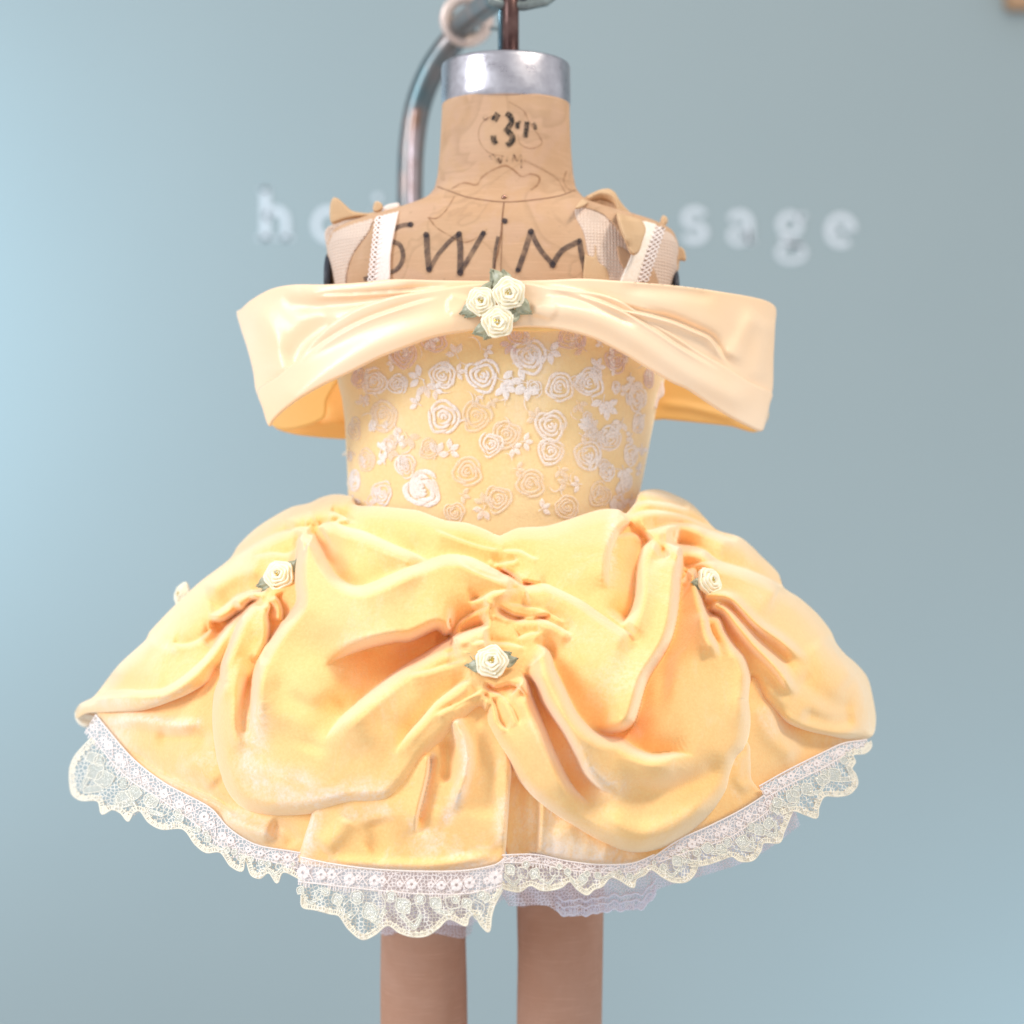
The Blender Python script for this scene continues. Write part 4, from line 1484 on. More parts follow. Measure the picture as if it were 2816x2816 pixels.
B, Mi, Fa, Shd = M['motif_bright'], M['motif_mid'], M['motif_faint'], M['motif_shaded']
for u, v, r, mt, sq, fl in (
    (1110, 975, 40, Shd, .95, 0), (1030, 1050, 38, Mi, .9, 0), (1092, 1057, 28, B, 1, 0), (1217, 1032, 38, Mi, 1, 0), (1327, 1032, 47, B, 1, 0), (1455, 980, 49, B, 1, 0),
    (1540, 1065, 42, Mi, .95, 0), (1055, 1145, 46, Fa, .8, 0), (1220, 1147, 48, Mi, .95, 0), (1310, 1145, 42, Fa, 1, 0), (1350, 1222, 34, Mi, 1, 0), (1392, 1195, 40, Fa, 1, 0),
    (1515, 1170, 44, Mi, 1, 0), (1515, 1242, 38, Mi, 1, 0), (1115, 1282, 33, Mi, .9, 0), (1162, 1345, 50, B, .95, 1), (1050, 1355, 34, B, .85, 0), (1285, 1297, 42, Fa, 1, 0),
    (975, 1320, 30, B, .5, 0), (1370, 1372, 38, Fa, 1, 0), (1622, 1052, 42, B, .95, 0), (1695, 990, 36, Shd, .85, 0), (1753, 1095, 38, Mi, .65, 0), (1677, 1205, 36, B, .9, 0),
    (1617, 1252, 42, B, .9, 0), (1670, 1297, 27, B, .8, 0), (1735, 1250, 32, Mi, .6, 0), (1755, 1165, 30, Mi, .5, 0), (1650, 1360, 36, Fa, .85, 0), (1722, 1325, 28, Mi, .6, 0),
    (1570, 925, 38, Shd, 1, 0), (1425, 918, 30, Shd, 1, 0), (1195, 935, 36, Shd, 1, 0), (985, 1040, 30, Shd, .6, 0), (1460, 1330, 40, Fa, 1, 0), (1560, 1395, 34, Fa, 1, 0),
    (975, 1180, 34, Fa, .5, 0), (1250, 1410, 30, Fa, 1, 0), (1785, 1040, 30, Shd, .45, 0), (1700, 1385, 26, Mi, .7, 0), (1180, 1235, 30, Fa, .9, 0), (1008, 1265, 34, Fa, .7, 0)):
    rose_motif(u, v, r, mt, sq, fl)
for u, v, a, l, mt in (
    (1155, 1040, 200, 34, B), (1168, 1058, 70, 34, B), (1380, 1045, 20, 36, B), (1388, 1062, 80, 34, B), (1442, 1052, 190, 36, B), (1450, 1062, 90, 36, B), (1510, 965, 20, 34, B),
    (1660, 1100, 100, 36, B), (1668, 1118, 30, 34, B), (1620, 1180, 260, 32, B), (1625, 1160, 130, 30, B), (1200, 1250, 300, 34, B), (1235, 1240, 330, 30, B), (1120, 1200, 60, 34, Fa),
    (1090, 1195, 100, 28, Fa), (1010, 1385, 40, 28, B), (1330, 1400, 120, 30, Mi), (1330, 1385, 260, 28, Fa), (1405, 945, 120, 30, Shd), (1255, 975, 240, 30, Mi), (1150, 1110, 210, 26, Mi),
    (1440, 1215, 0, 26, Mi), (1410, 1230, 40, 26, Mi), (1475, 1150, 220, 28, Fa), (1740, 1050, 80, 30, Mi), (1605, 960, 210, 28, Shd), (1640, 1010, 300, 26, B), (1715, 1290, 70, 26, B),
    (1738, 1370, 90, 26, B), (1490, 1400, 330, 26, Mi), (1560, 1330, 200, 28, Fa), (1070, 1240, 20, 26, Fa), (1000, 1110, 250, 24, Mi), (1590, 1110, 60, 26, Fa), (1270, 1360, 20, 24, Fa),
    (1710, 1160, 120, 26, Mi), (1765, 1230, 90, 22, B), (970, 1370, 90, 24, Mi), (960, 1240, 90, 22, Fa), (1420, 1290, 10, 24, Fa), (1540, 1290, 60, 24, Fa), (1350, 1100, 60, 22, Fa)):
    leaf_motif(u, v, a, l, mt, 3, 0.9)
for k in range(64):
    side = rnd.random()
    u = rnd.uniform(955, 1110) if side < 0.33 else (rnd.uniform(1590, 1790) if side < 0.72 else rnd.uniform(1110, 1600))
    v = rnd.uniform(930, 1400) if side < 0.72 else rnd.uniform(930, 1110)
    sqz = max(0.45, 1 - ((u - 1370) / 520)**2)
    mt = rnd.choice((B, Mi, Mi))
    if rnd.random() < 0.35:
        rose_motif(u, v, rnd.uniform(15, 24), mt, sqz)
    else:
        leaf_motif(u, v, rnd.uniform(0, 360), rnd.uniform(18, 28), mt, rnd.choice((2, 3, 3)), sqz)
jn = []
for k in range(46):
    u, v = rnd.uniform(965, 1780), rnd.uniform(930, 1380)
    a = rnd.uniform(0, 360)
    ribbon('x', arc(u, v, rnd.uniform(16, 34), rnd.uniform(16, 34), a, a + rnd.uniform(80, 160), 6), 3.2, YBD, 2.5, None, None, join=jn, thick=0.7, taper=0.3)
o = flush(jn, 'stem_motifs', Mi, bod)
o['kind'] = 'stuff'
# lace frill at the right armhole
o = panel('armhole_frill', [(1800, 1030), (1818, 1040), (1826, 1062), (1826, 1085), (1812, 1100), (1804, 1125), (1792, 1110), (1798, 1060)], lambda u, v: 0 * u - 0.03, M['pink_lace'], dress, cell=2.5, offset=2, rim_r=5, drop=6, back=10)


# ---- straps
def strap(poly, lace, mat, wide):
    st = panel('strap', poly, YN, mat, dress, cell=3, offset=12, rim_r=3, drop=3, back=9, smooth_outline=False)
    jn = []
    (a0, b0), (a1, b1) = lace
    n = int(math.hypot(a1 - a0, b1 - b0) / 13)
    for k in range(n):
        t0, t1 = k / n, (k + 1) / n
        p0 = (a0 + (a1 - a0) * t0, b0 + (b1 - b0) * t0)
        p1 = (a0 + (a1 - a0) * t1, b0 + (b1 - b0) * t1)
        w = wide
        ribbon('x', [p0, (p0[0] + w * .6, (p0[1] + p1[1]) / 2 - 2), (p1[0] + w, p1[1])], 4.2, YN, 12, None, None, join=jn, thick=2)
        ribbon('x', [p1, (p1[0] + w * .6, (p0[1] + p1[1]) / 2 + 2), (p0[0] + w, p0[1])], 4.2, YN, 12, None, None, join=jn, thick=2)
        ribbon('x', [(p0[0] + w, p0[1]), (p0[0] + w * 1.3, (p0[1] + p1[1]) / 2), (p1[0] + w, p1[1])], 3.8, YN, 12, None, None, join=jn, thick=2)
    flush(jn, 'lace_edging', M['strap_lace'], st)


strap([(1056, 568), (1068, 562), (1098, 560), (1092, 600), (1082, 650), (1074, 700), (1069, 780), (1034, 780), (1037, 700), (1045, 620)], ((1060, 572), (1036, 775)), M['strap'], -20)
strap([(1762, 608), (1802, 612), (1800, 640), (1776, 700), (1748, 785), (1704, 785), (1730, 715), (1754, 650)], ((1800, 622), (1752, 775)), M['strap2'], 22)


# ---- satin collar (bertha)
def YC(u, v):
    # stands away from the body at the sides
    t = np.clip(np.abs((u - 1394) / 770.0), 0, 0.995)
    return -0.128 * (1 - t**2.0)**0.5 - 0.004


def ycin(u, v):
    return 0 * u + 0.075 - 0.00006 * np.abs(u - 1394)


# inside of the back of the collar, seen under the front
panel('collar_back', [(735, 1120), (752, 1172), (800, 1192), (870, 1202), (952, 1208), (990, 1208), (990, 1040), (900, 1010), (800, 1060)], ycin, M['satin_in'], dress, cell=5, offset=0, rim_r=5, drop=4, back=8,
      sculpt=lambda G: (G.ridge([(800, 1160), (870, 1165), (960, 1160)], 10, 8), G.ridge([(860, 1090), (890, 1120), (880, 1170)], -8, 14)))
panel('collar_back', [(1790, 1020), (1780, 1147), (1830, 1153), (1920, 1162), (2010, 1172), (2085, 1186), (2110, 1120), (1980, 1030), (1880, 1000)], ycin, M['satin_in'], dress, cell=5, offset=0, rim_r=5, drop=4, back=8,
      sculpt=lambda G: G.ridge([(1800, 1110), (1900, 1120), (2050, 1160)], 8, 10))
# gold inner return visible at the left fold
panel('collar_lining', [(742, 1160), (770, 1128), (830, 1085), (930, 1035), (900, 1100), (890, 1150), (820, 1178), (770, 1180)], lambda u, v: 0 * u + 0.02, M['satin_in'], dress, cell=4, offset=0, rim_r=5, drop=6, back=6)


def sc_cu(G):
    c, r, b = G.cliff, G.ridge, G.blob
    G.kh, G.kr = 1.35, 1.8
    r([(770, 800), (800, 830), (860, 842), (960, 832), (1080, 812), (1200, 795)], -12, 20)
    r([(820, 800), (900, 806), (1000, 800), (1150, 785)], 7, 16)
    r([(690, 840), (740, 900), (770, 980), (760, 1060)], 12, 34)
    r([(780, 1010), (850, 930), (930, 870)], -10, 36)
    # right
    c([(1600, 800), (1662, 836), (1750, 856), (1843, 880), (1905, 905), (1955, 930), (1985, 975), (2010, 1010)], 20, 4, 34, 14, 24, (0.2, 0.2))
    c([(860, 812), (1000, 806), (1130, 796), (1240, 786)], 9, 4, 20, 6, 12, (0.2, 0.2))
    r([(1480, 790), (1600, 815), (1740, 845), (1830, 870)], 8, 12)
    r([(2000, 1000), (2030, 940), (2060, 890), (2090, 860)], 16, 30)
    b(2015, 940, -14, 32, 60, 20)
    r([(2075, 1060), (2090, 960), (2110, 870)], 6, 26)
    r([(1700, 790), (1850, 800), (1980, 820)], -6, 20)


panel('collar', [(650, 858), (662, 850), (690, 825), (745, 795), (805, 783), (900, 782), (1000, 776), (1080, 768), (1180, 770), (1290, 772), (1394, 772), (1500, 770), (1600, 766),
                 (1700, 772), (1800, 780), (1900, 790), (2000, 805), (2060, 815), (2110, 828), (2134, 848), (2132, 900), (2128, 980), (2124, 1080), (2100, 1110), (2000, 1060), (1850, 960),
                 (1700, 900), (1500, 870), (1300, 870), (1100, 900), (950, 980), (800, 1080), (730, 1110), (705, 1080), (695, 1020), (680, 960), (662, 905)], YC, M['satin'], dress,
      cell=3.2, offset=2, rim_r=4, drop=4, back=9, sculpt=sc_cu)


def sc_cl(G):
    c, r, b = G.cliff, G.ridge, G.blob
    G.kh, G.kr = 1.35, 1.8
    r([(760, 1130), (900, 1020), (1050, 940), (1250, 880), (1380, 850)], 10, 34, (0.1, 0.1))
    r([(1400, 850), (1600, 860), (1750, 930), (1900, 1030), (2080, 1120)], 10, 32, (0.1, 0.1))
    r([(1500, 800), (1620, 835), (1720, 880), (1760, 900)], -7, 12)
    c([(1560, 800), (1650, 826), (1720, 856), (1800, 905), (1880, 958), (1990, 1025)], 12, 4, 34, 8, 16, (0.3, 0.3))
    c([(820, 1000), (900, 935), (1000, 880), (1120, 838), (1220, 812)], 8, 4, 30, 6, 16, (0.3, 0.3))
    b(1310, 850, -6, 50, 50)
    b(1460, 850, -5, 50, 50)
    for k in range(5):
        a = R_(150 + k * 15)
        r([(1330 + 40 * math.cos(a), 840 + 30 * math.sin(a)), (1330 + 110 * math.cos(a), 840 + 50 * math.sin(a))], 3, 8)
        a = R_(-30 + k * 15)
        r([(1430 + 30 * math.cos(a), 850 + 20 * math.sin(a)), (1430 + 110 * math.cos(a), 850 + 50 * math.sin(a))], 3, 8)


panel('collar_wrap', [(709, 1072), (760, 1036), (820, 985), (862, 935), (910, 890), (980, 848), (1080, 815), (1180, 798), (1290, 782), (1394, 776), (1450, 776), (1520, 790), (1640, 805),
                      (1700, 824), (1740, 848), (1800, 890), (1860, 925), (1920, 965), (1990, 1005), (2060, 1050), (2110, 1072), (2125, 1085), (2118, 1110), (2112, 1140), (2100, 1182), (2090, 1186),
                      (2070, 1178), (2005, 1145), (1950, 1110), (1890, 1070), (1850, 1052), (1780, 1012), (1720, 975), (1650, 938), (1600, 920), (1530, 905), (1450, 900), (1394, 904),
                      (1300, 910), (1240, 918), (1180, 932), (1090, 965), (1040, 985), (960, 1025), (890, 1058), (830, 1092), (780, 1128), (752, 1156), (742, 1172), (734, 1164), (722, 1125)],
      YC, M['satin'], dress, cell=2.8, offset=20, rim_r=6, drop=8, back=14, sculpt=sc_cl)
# thin second fold peeping under the wrap at the middle
panel('collar_tuck', [(1240, 905), (1330, 898), (1450, 892), (1500, 892), (1560, 905), (1500, 912), (1400, 910), (1300, 914)], YC, M['satin_in'], dress, cell=3, offset=12, rim_r=5, drop=6, back=10)


# ------------------------------------------------------------------ ribbon roses
def surf_normal(depth, u, v, e=14):
    p = Vector(W(u, v, float(depth(u, v))))
    pu = Vector(W(u + e, v, float(depth(u + e, v))))
    pv = Vector(W(u, v + e, float(depth(u, v + e))))
    n = (pu - p).cross(pv - p).normalized()
    if n.y > 0:
        n = -n
    return p, n


def petal_verts(R0, R1, a0, a1, z0, z1, ph, lean):
    """one folded ribbon petal round the centre: arc from a0 to a1, sliding outwards, with a rolled lip"""
    na = 16
    prof = [(-1.15, -0.55), (-0.75, -0.15), (-0.35, 0.2), (-0.02, 0.48), (0.22, 0.5), (0.38, 0.28), (0.42, -0.1), (0.3, -0.9)]
    V, F = [], []
    for i in range(na + 1):
        t = i / na
        a = R_(a0 + (a1 - a0) * t)
        rr = R0 + (R1 - R0) * t
        # flattened (folded) sides give the polygon look
        k = 1 - 0.07 * math.cos(R_((a0 + (a1 - a0) * t) * 5 + ph))
        zz = z0 + (z1 - z0) * t + 0.05 * math.sin(t * math.pi)
        th = 0.20 * (0.55 + 0.6 * math.sin(math.pi * min(max(t, 0.04), 0.96)))
        for pr, pz in prof:
            r = (rr + pr * th * lean) * k
            V.append((r * math.cos(a), r * math.sin(a), zz + pz * th))
    m = len(prof)
    for i in range(na):
        for j in range(m - 1):
            F.append([i * m + j, (i + 1) * m + j, (i + 1) * m + j + 1, i * m + j + 1])
    return V, F


PETALS = []
prr = random.Random(3)
for layer, (rad, z, n, span) in enumerate(((0.90, 0.05, 5, 105), (0.70, 0.20, 4, 125), (0.50, 0.32, 4, 130), (0.31, 0.40, 3, 160))):
    for k in range(n):
        a0 = k * 360 / n + layer * 37 + prr.uniform(-8, 8)
        V, F = petal_verts(rad * 0.90, rad * 1.04, a0, a0 + span, z - 0.05, z + 0.05, layer * 50, 1.0)
        me = bpy.data.meshes.new('petal')
        me.from_pydata(V, [], F)
        me.polygons.foreach_set('use_smooth', [True] * len(F))
        me.materials.append(M['petal'])
        PETALS.append(me)
# base disk under petals, so nothing shows through
V = [(0, 0, 0.30)] + [(0.3 * math.cos(a * math.pi / 12), 0.3 * math.sin(a * math.pi / 12), 0.28) for a in range(24)] + \
    [(0.88 * math.cos(a * math.pi / 12), 0.88 * math.sin(a * math.pi / 12), -0.12) for a in range(24)]
F = [[0, 1 + a, 1 + (a + 1) % 24] for a in range(24)] + [[1 + a, 25 + a, 25 + (a + 1) % 24, 1 + (a + 1) % 24] for a in range(24)]
CORE = bpy.data.meshes.new('rose_core')
CORE.from_pydata(V, [], F)
CORE.polygons.foreach_set('use_smooth', [True] * len(F))
CORE.materials.append(M['petal'])
# faceted bead
bm = bmesh.new()
bmesh.ops.create_icosphere(bm, subdivisions=1, radius=0.2)
bmesh.ops.scale(bm, vec=(1, 1, 0.8), verts=bm.verts)
BEAD = bpy.data.meshes.new('bead')
bm.to_mesh(BEAD)
bm.free()
BEAD.materials.append(M['gold'])
BEAD.materials.append(M['glint'])
for i, f in enumerate(BEAD.polygons):
    f.material_index = 1 if i % 3 == 0 else 0


def leaf_mesh(seed):
    r = random.Random(seed)
    V, F = [], []
    nl, nw = 12, 8
    for i in range(nl + 1):
        t = i / nl
        w = 0.50 * math.sin(math.pi * (0.12 + 0.88 * t)**0.8) * (1 - 0.35 * t)
        for j in range(nw + 1):
            s = j / nw * 2 - 1
            z = 0.16 * (1 - abs(s))**0.7 - 0.10 * t + 0.06 * math.sin(7 * t + 2 * s + seed) + 0.05 * math.sin(9 * s + seed)
            V.append((t * 1.0, s * w + 0.04 * math.sin(5 * t + seed), z))
    for i in range(nl):
        for j in range(nw):
            F.append([i * (nw + 1) + j, (i + 1) * (nw + 1) + j, (i + 1) * (nw + 1) + j + 1, i * (nw + 1) + j + 1])
    # rolled tip
    off = len(V)
    for k in range(9):
        a = k / 8 * math.pi * 1.6
        for s in (-0.12, 0, 0.12):
            V.append((0.84 + 0.05 * math.cos(a), s, 0.02 + 0.05 * math.sin(a)))
    for k in range(8):
        for j in range(2):
            F.append([off + k * 3 + j, off + (k + 1) * 3 + j, off + (k + 1) * 3 + j + 1, off + k * 3 + j + 1])
    me = bpy.data.meshes.new('leaf')
    me.from_pydata(V, [], F)
    me.polygons.foreach_set('use_smooth', [True] * len(F))
    me.materials.append(M['leafm'])
    return me


LEAVES = [leaf_mesh(i) for i in range(3)]


def rose(u, v, r, depth, lift, spin, leaves, tilt=None, label=None, name='ribbon_rose', face=0.6):
    p, n = surf_normal(depth, u, v)
    n = (n * (1 - face) + Vector((0, -1, 0)) * face).normalized()
    if tilt:
        n = (n + Vector(tilt)).normalized()
    s = r * K * (D + p.y) / D
    # keep the same picture position at the lifted depth
    yy = p.y - lift * K
    p = Vector(W(u, v, yy))
    root = bpy.data.objects.new(name, None)
    COL.objects.link(root)
    root.parent = dress
    z = n
    x = Vector((1, 0, 0))
    x = (x - z * x.dot(z)).normalized()
    y = z.cross(x)
    Mx = Matrix((x, y, z)).transposed().to_4x4()
    root.matrix_world = Matrix.Translation(p) @ Mx @ Matrix.Rotation(R_(spin), 4, 'Z') @ Matrix.Scale(s, 4)
    root.empty_display_size = 0.01
    if label:
        root['label'] = label
    for me in PETALS:
        o = bpy.data.objects.new('petal', me)
        COL.objects.link(o)
        o.parent = root
    o = bpy.data.objects.new('rose_core', CORE)
    COL.objects.link(o)
    o.parent = root
    for k, (bx_, by_, bz_) in enumerate(((0, 0, 0.42), (0.13, 0.07, 0.40), (-0.06, 0.13, 0.39))):
        o = bpy.data.objects.new('bead', BEAD)
        COL.objects.link(o)
        o.parent = root
        o.location = (bx_, by_, bz_)
        o.rotation_euler = (rnd.uniform(0, 3), rnd.uniform(0, 3), 0)
        o.scale = (0.8, 0.8, 0.8)
    for k, (ang, dist, sc) in enumerate(leaves):
        o = bpy.data.objects.new('leaf', LEAVES[k % 3])
        COL.objects.link(o)
        o.parent = root
        # leaf angle given in the picture, undo the spin
        a = R_(-ang - spin)
        o.location = (dist * math.cos(a), dist * math.sin(a), -0.12)
        o.rotation_euler = (rnd.uniform(-0.3, 0.3), 0.1, a)
        o.scale = (sc * 1.2, sc * 1.2, sc * 1.2)
    return root


rose(1323, 829, 41, YC, 46, 20, [(135, 0.55, 0.85), (150, 0.6, 0.9), (-62, 0.6, 0.9)], label='left rose of the three on the collar')
rose(1400, 807, 46, YC, 50, 70, [(-128, 0.75, 0.95), (-105, 0.6, 0.8), (42, 0.7, 0.95)], label='upper right rose of the three on the collar')
rose(1369, 886, 45, YC, 48, 140, [(155, 0.65, 0.9), (128, 0.5, 0.75), (-28, 0.6, 0.9), (-50, 0.6, 0.8)], label='lowest rose of the three on the collar')
rose(768, 1583, 43, YS, 48, 10, [(160, 0.6, 0.95), (140, 0.6, 0.8), (-42, 0.6, 0.85)], label='rose at the left gather of the overskirt')
rose(1352, 1820, 46, YS, 66, 45, [(172, 0.6, 0.85), (-160, 0.6, 0.8), (-8, 0.6, 0.85), (-28, 0.5, 0.7)], label='rose at the middle gather of the overskirt')
rose(1950, 1602, 43, YS, 52, 100, [(165, 0.5, 0.75), (5, 0.6, 0.8)], tilt=(0.55, 0, 0.05), label='rose turned sideways at the right gather', face=0.5)
rose(503, 1635, 34, lambda u, v: 0 * u - 0.004, 4, 100, [], tilt=(-0.9, 0.3, 0.3), label='rose on the side, half behind the left outline', face=0.3)


# ------------------------------------------------------------------ lace at the hem
def strip(name, top, bot, mat, parent, dtop, wave=4.0, nwave=40, cols=None, rows=6, seed=0, offt=0, offb=0):
    """net strip between two polylines with small ruffles; UV in units of 100 grid"""
    T = catmull(top, 3)
    Bt = catmull(bot, 3)

    def res(P, n):
        s = np.concatenate([[0], np.cumsum(np.hypot(*np.diff(P, axis=0).T))])
        t = np.linspace(0, s[-1], n)
        return np.stack([np.interp(t, s, P[:, 0]), np.interp(t, s, P[:, 1])], 1), s[-1]
    n = cols or int(len(T) * 1.0)
    Tr, LT = res(T, n)
    # bottom follows by horizontal matching of arclength of a smoothed version
    Br, LB = res(Bt, n)
    V, UVs = [], []
    tt = np.arange(n) / (n - 1)
    for j in range(rows + 1):
        f = j / rows
        P = Tr * (1 - f) + Br * f
        y0 = dtop(P[:, 0], P[:, 1])
        y = y0 + (-(offt * (1 - f) + offb * f) + wave * f * np.sin(tt * nwave * 2 * math.pi + seed + 0.6 * np.sin(tt * 23))) * K
        V.append(WA(P[:, 0], P[:, 1], y))
        UVs.append(P / 100)
    V = np.vstack(V)
    UVs = np.vstack(UVs)
    F = []
    for j in range(rows):
        for i in range(n - 1):
            F.append([j * n + i, (j + 1) * n + i, (j + 1) * n + i + 1, j * n + i + 1])
    return mesh_obj(name, V, np.array(F), mat, parent, uvs=UVs), Br, Tr


def hemdepth(off):
    return lambda u, v: YS(u, np.minimum(v, 2400)) - off * K


def scallop_lace(top_p, bot_p, top_c, bot_c, off, seed):
    r = random.Random(seed)
    hd = hemdepth(off)
    s1, Bp, Tp = strip('pink_lace_band', top_p, bot_p, M['net_pink'], dress, hd, 3, 14, seed=seed, offt=3, offb=6, rows=4)
    # flowers, diamonds and a picot fringe on the pink band
    jn = []
    n = len(Tp)
    L = np.concatenate([[0], np.cumsum(np.hypot(*np.diff(Tp, axis=0).T))])
    dd = lambda u, v: hd(u, v) - 7 * K
    k = 0
    pos = 14
    while pos < L[-1] - 8:
        i = int(np.interp(pos, L, np.arange(n)))
        a, b = Tp[i], Bp[i]
        w = np.hypot(*(b - a))
        cx = a * 0.45 + b * 0.55
        rr = w * r.uniform(0.11, 0.24)
        cx = cx + (b - a) / w * r.uniform(-4, 4)
        for q in range(6):
            an = q * math.pi / 3
            ribbon('x', [(cx[0] + rr * .3 * math.cos(an), cx[1] + rr * .3 * math.sin(an)), (cx[0] + rr * 1.1 * math.cos(an), cx[1] + rr * 1.1 * math.sin(an))], rr * 1.0, dd, 0, None, None, join=jn, thick=1.2, step=5)
        j = min(n - 1, int(np.interp(pos + 26, L, np.arange(n))))
        a2, b2 = Tp[j], Bp[j]
        for f0, f1 in ((0.25, 0.8), (0.8, 0.25)):
            p0 = a * (1 - f0) + b * f0
            p1 = a2 * (1 - f1) + b2 * f1
            ribbon('x', [p0, (p0 + p1) / 2 + r.uniform(-2, 2), p1], 3.2, dd, 0, None, None, join=jn, thick=1.0, step=6)
        pos += (27 if k % 2 else 44) + r.uniform(-6, 9)
        k += 1
    ribbon('x', [tuple(p) for p in Tp[::8]] + [tuple(Tp[-1])], 4, dd, 0, None, None, join=jn, thick=1.4, step=6)
    ribbon('x', [tuple(p) for p in (Bp[::8])] + [tuple(Bp[-1])], 3.5, dd, 0, None, None, join=jn, thick=1.4, step=6)
    pos = 4
    while pos < L[-1] - 3:
        i = int(np.interp(pos, L, np.arange(n)))
        if math.sin(pos * 0.045 + seed) > -0.45:
            a, b = Tp[i], Bp[i]
            d = (b - a) / max(1, np.hypot(*(b - a)))
            ln = 12 + 3 * math.sin(pos)
            ribbon('x', [tuple(b), tuple(b + d * ln)], 3.2, dd, 0, None, None, join=jn, thick=1.0, step=7)
        pos += 7.5
    flush(jn, 'pink_lace_pattern', M['pink_lace'], s1)
    # cream scalloped lace
    s2, Bc, Tc = strip('scalloped_lace', top_c, bot_c, M['net_cream'], dress, hd, 14, 11, seed=seed + 1, offt=-2, offb=4, rows=8)
    n = len(Tc)
    jn = []
    d2 = lambda u, v: hd(u, v) - 7 * K
    Cb = catmull(bot_c, 3.0)
    # inner edge of the scalloped border and the border itself as stitched blocks
    T = np.gradient(Cb, axis=0)
    T /= np.maximum(np.hypot(T[:, 0], T[:, 1]), 1e-6)[:, None]
    N = np.stack([T[:, 1], -T[:, 0]], 1)     # up, into the lace
    if np.mean(N[:, 1]) > 0:
        N = -N
    acc = 0
    inner = Cb + N * 11
    for i in range(0, len(Cb) - 2, 2):
        w0 = 15 + 3 * math.sin(i * 0.9)
        p = Cb[i]
        q = p + N[i] * w0
        ribbon('x', [tuple(p), tuple(q)], 5.6 if (i // 2) % 3 else 3.2, d2, 0, None, None, join=jn, thick=1.6, step=8)
    ribbon('x', [tuple(p) for p in Cb[::2]], 4.5, d2, 0, None, None, join=jn, thick=2.4, step=5)
    ribbon('x', [tuple(p) for p in inner[::2]], 3.0, d2, 1, None, None, join=jn, thick=1.6, step=5)
    flush(jn, 'scalloped_border', M['cord'], s2)
    # leaf and petal outlines with iridescent fill
    jo, ji = [], []
    L = np.concatenate([[0], np.cumsum(np.hypot(*np.diff(Tc, axis=0).T))])
    pos = 16
    k = 0
    d3 = lambda u, v: hd(u, v) - 9 * K
    while pos < L[-1] - 14:
        i = int(np.interp(pos, L, np.arange(n)))
        a, b = Tc[i], Bc[i]
        w = np.hypot(*(b - a))
        if w < 22:
            pos += 20
            continue
        dv = (b - a) / w
        tv = np.array([dv[1], -dv[0]])
        c0 = a + dv * w * r.uniform(0.18, 0.32) + tv * r.uniform(-5, 5)
        kind = k % 4
        if kind in (0, 2):
            # pointed leaf
            ang = r.uniform(-0.7, 0.7)
            ld = dv * math.cos(ang) + tv * math.sin(ang)
            lt = np.array([ld[1], -ld[0]])
            ln, wd = w * 0.42, w * 0.17
            out = [tuple(c0 + ld * ln * t + lt * wd * s * math.sin(math.pi * t)) for t, s in
                   [(0, 1), (.3, 1), (.6, 1), (1, 1)]]
            out2 = [tuple(c0 + ld * ln * t - lt * wd * math.sin(math.pi * t)) for t in (0, .3, .6, 1)]
            ribbon('x', out, 2.6, d3, 0, None, None, join=jo, thick=1.4, step=5)
            ribbon('x', out2, 2.6, d3, 0, None, None, join=jo, thick=1.4, step=5)
            if kind == 0 or r.random() < 0.5:
                pts = [(*(c0 + ld * ln * t), math.sin(math.pi * max(t, .08)) + .05) for t in (0.05, .3, .6, .95)]
                ribbon('x', pts, wd * 1.7, d3, -1, None, None, join=ji, thick=0.8, step=5)
        elif kind == 1:
            # V shaped garland following the scallop
            m1 = min(n - 1, i + 8)
            m0 = max(0, i - 8)
            pts = [tuple(Tc[m0] * .45 + Bc[m0] * .55), tuple(a * .22 + b * .78), tuple(Tc[m1] * .45 + Bc[m1] * .55)]
            ribbon('x', pts, w * 0.11, d3, -1, None, None, join=ji, thick=0.9, step=5)
            for s in (-1, 1):
                pq = [(x, y + s * w * 0.06) for x, y in pts]
                ribbon('x', pq, 2.2, d3, 0, None, None, join=jo, thick=1.4, step=5)
        else:
            rr = w * 0.13
            ribbon('x', [(c0[0] + rr * math.cos(q), c0[1] + rr * math.sin(q)) for q in np.linspace(0, 2 * math.pi, 9)], 2.4, d3, 0, None, None, join=jo, thick=1.4, step=5)
            ribbon('x', [(c0[0] - rr * .6, c0[1]), (c0[0] + rr * .6, c0[1])], rr * 1.5, d3, -1, None, None, join=ji, thick=0.8, step=5)
        pos += 21
        k += 1
    if jo:
        flush(jo, 'leaf_outline', M['cord2'], s2)
    if ji:
        flush(ji, 'iridescent_thread', M['irid'], s2)


# left
scallop_lace([(262, 1965), (300, 2012), (365, 2086), (453, 2154), (577, 2221), (630, 2278), (702, 2322), (789, 2339), (826, 2345)],
             [(236, 2006), (262, 2036), (310, 2098), (365, 2150), (439, 2196), (517, 2250), (556, 2280), (621, 2334), (676, 2353), (756, 2372), (818, 2388)],
             [(252, 2020), (290, 2070), (360, 2130), (440, 2180), (520, 2235), (600, 2300), (680, 2340), (760, 2360), (830, 2375)],
             [(250, 2030), (206, 2080), (192, 2120), (197, 2180), (222, 2200), (268, 2203), (280, 2238), (308, 2226), (332, 2236), (352, 2258), (366, 2236), (385, 2230), (410, 2262), (446, 2280),
              (503, 2280), (537, 2322), (567, 2344), (606, 2344), (634, 2381), (666, 2395), (675, 2362), (690, 2405), (715, 2415), (739, 2400), (762, 2428), (780, 2398), (830, 2420)], -6, 1)
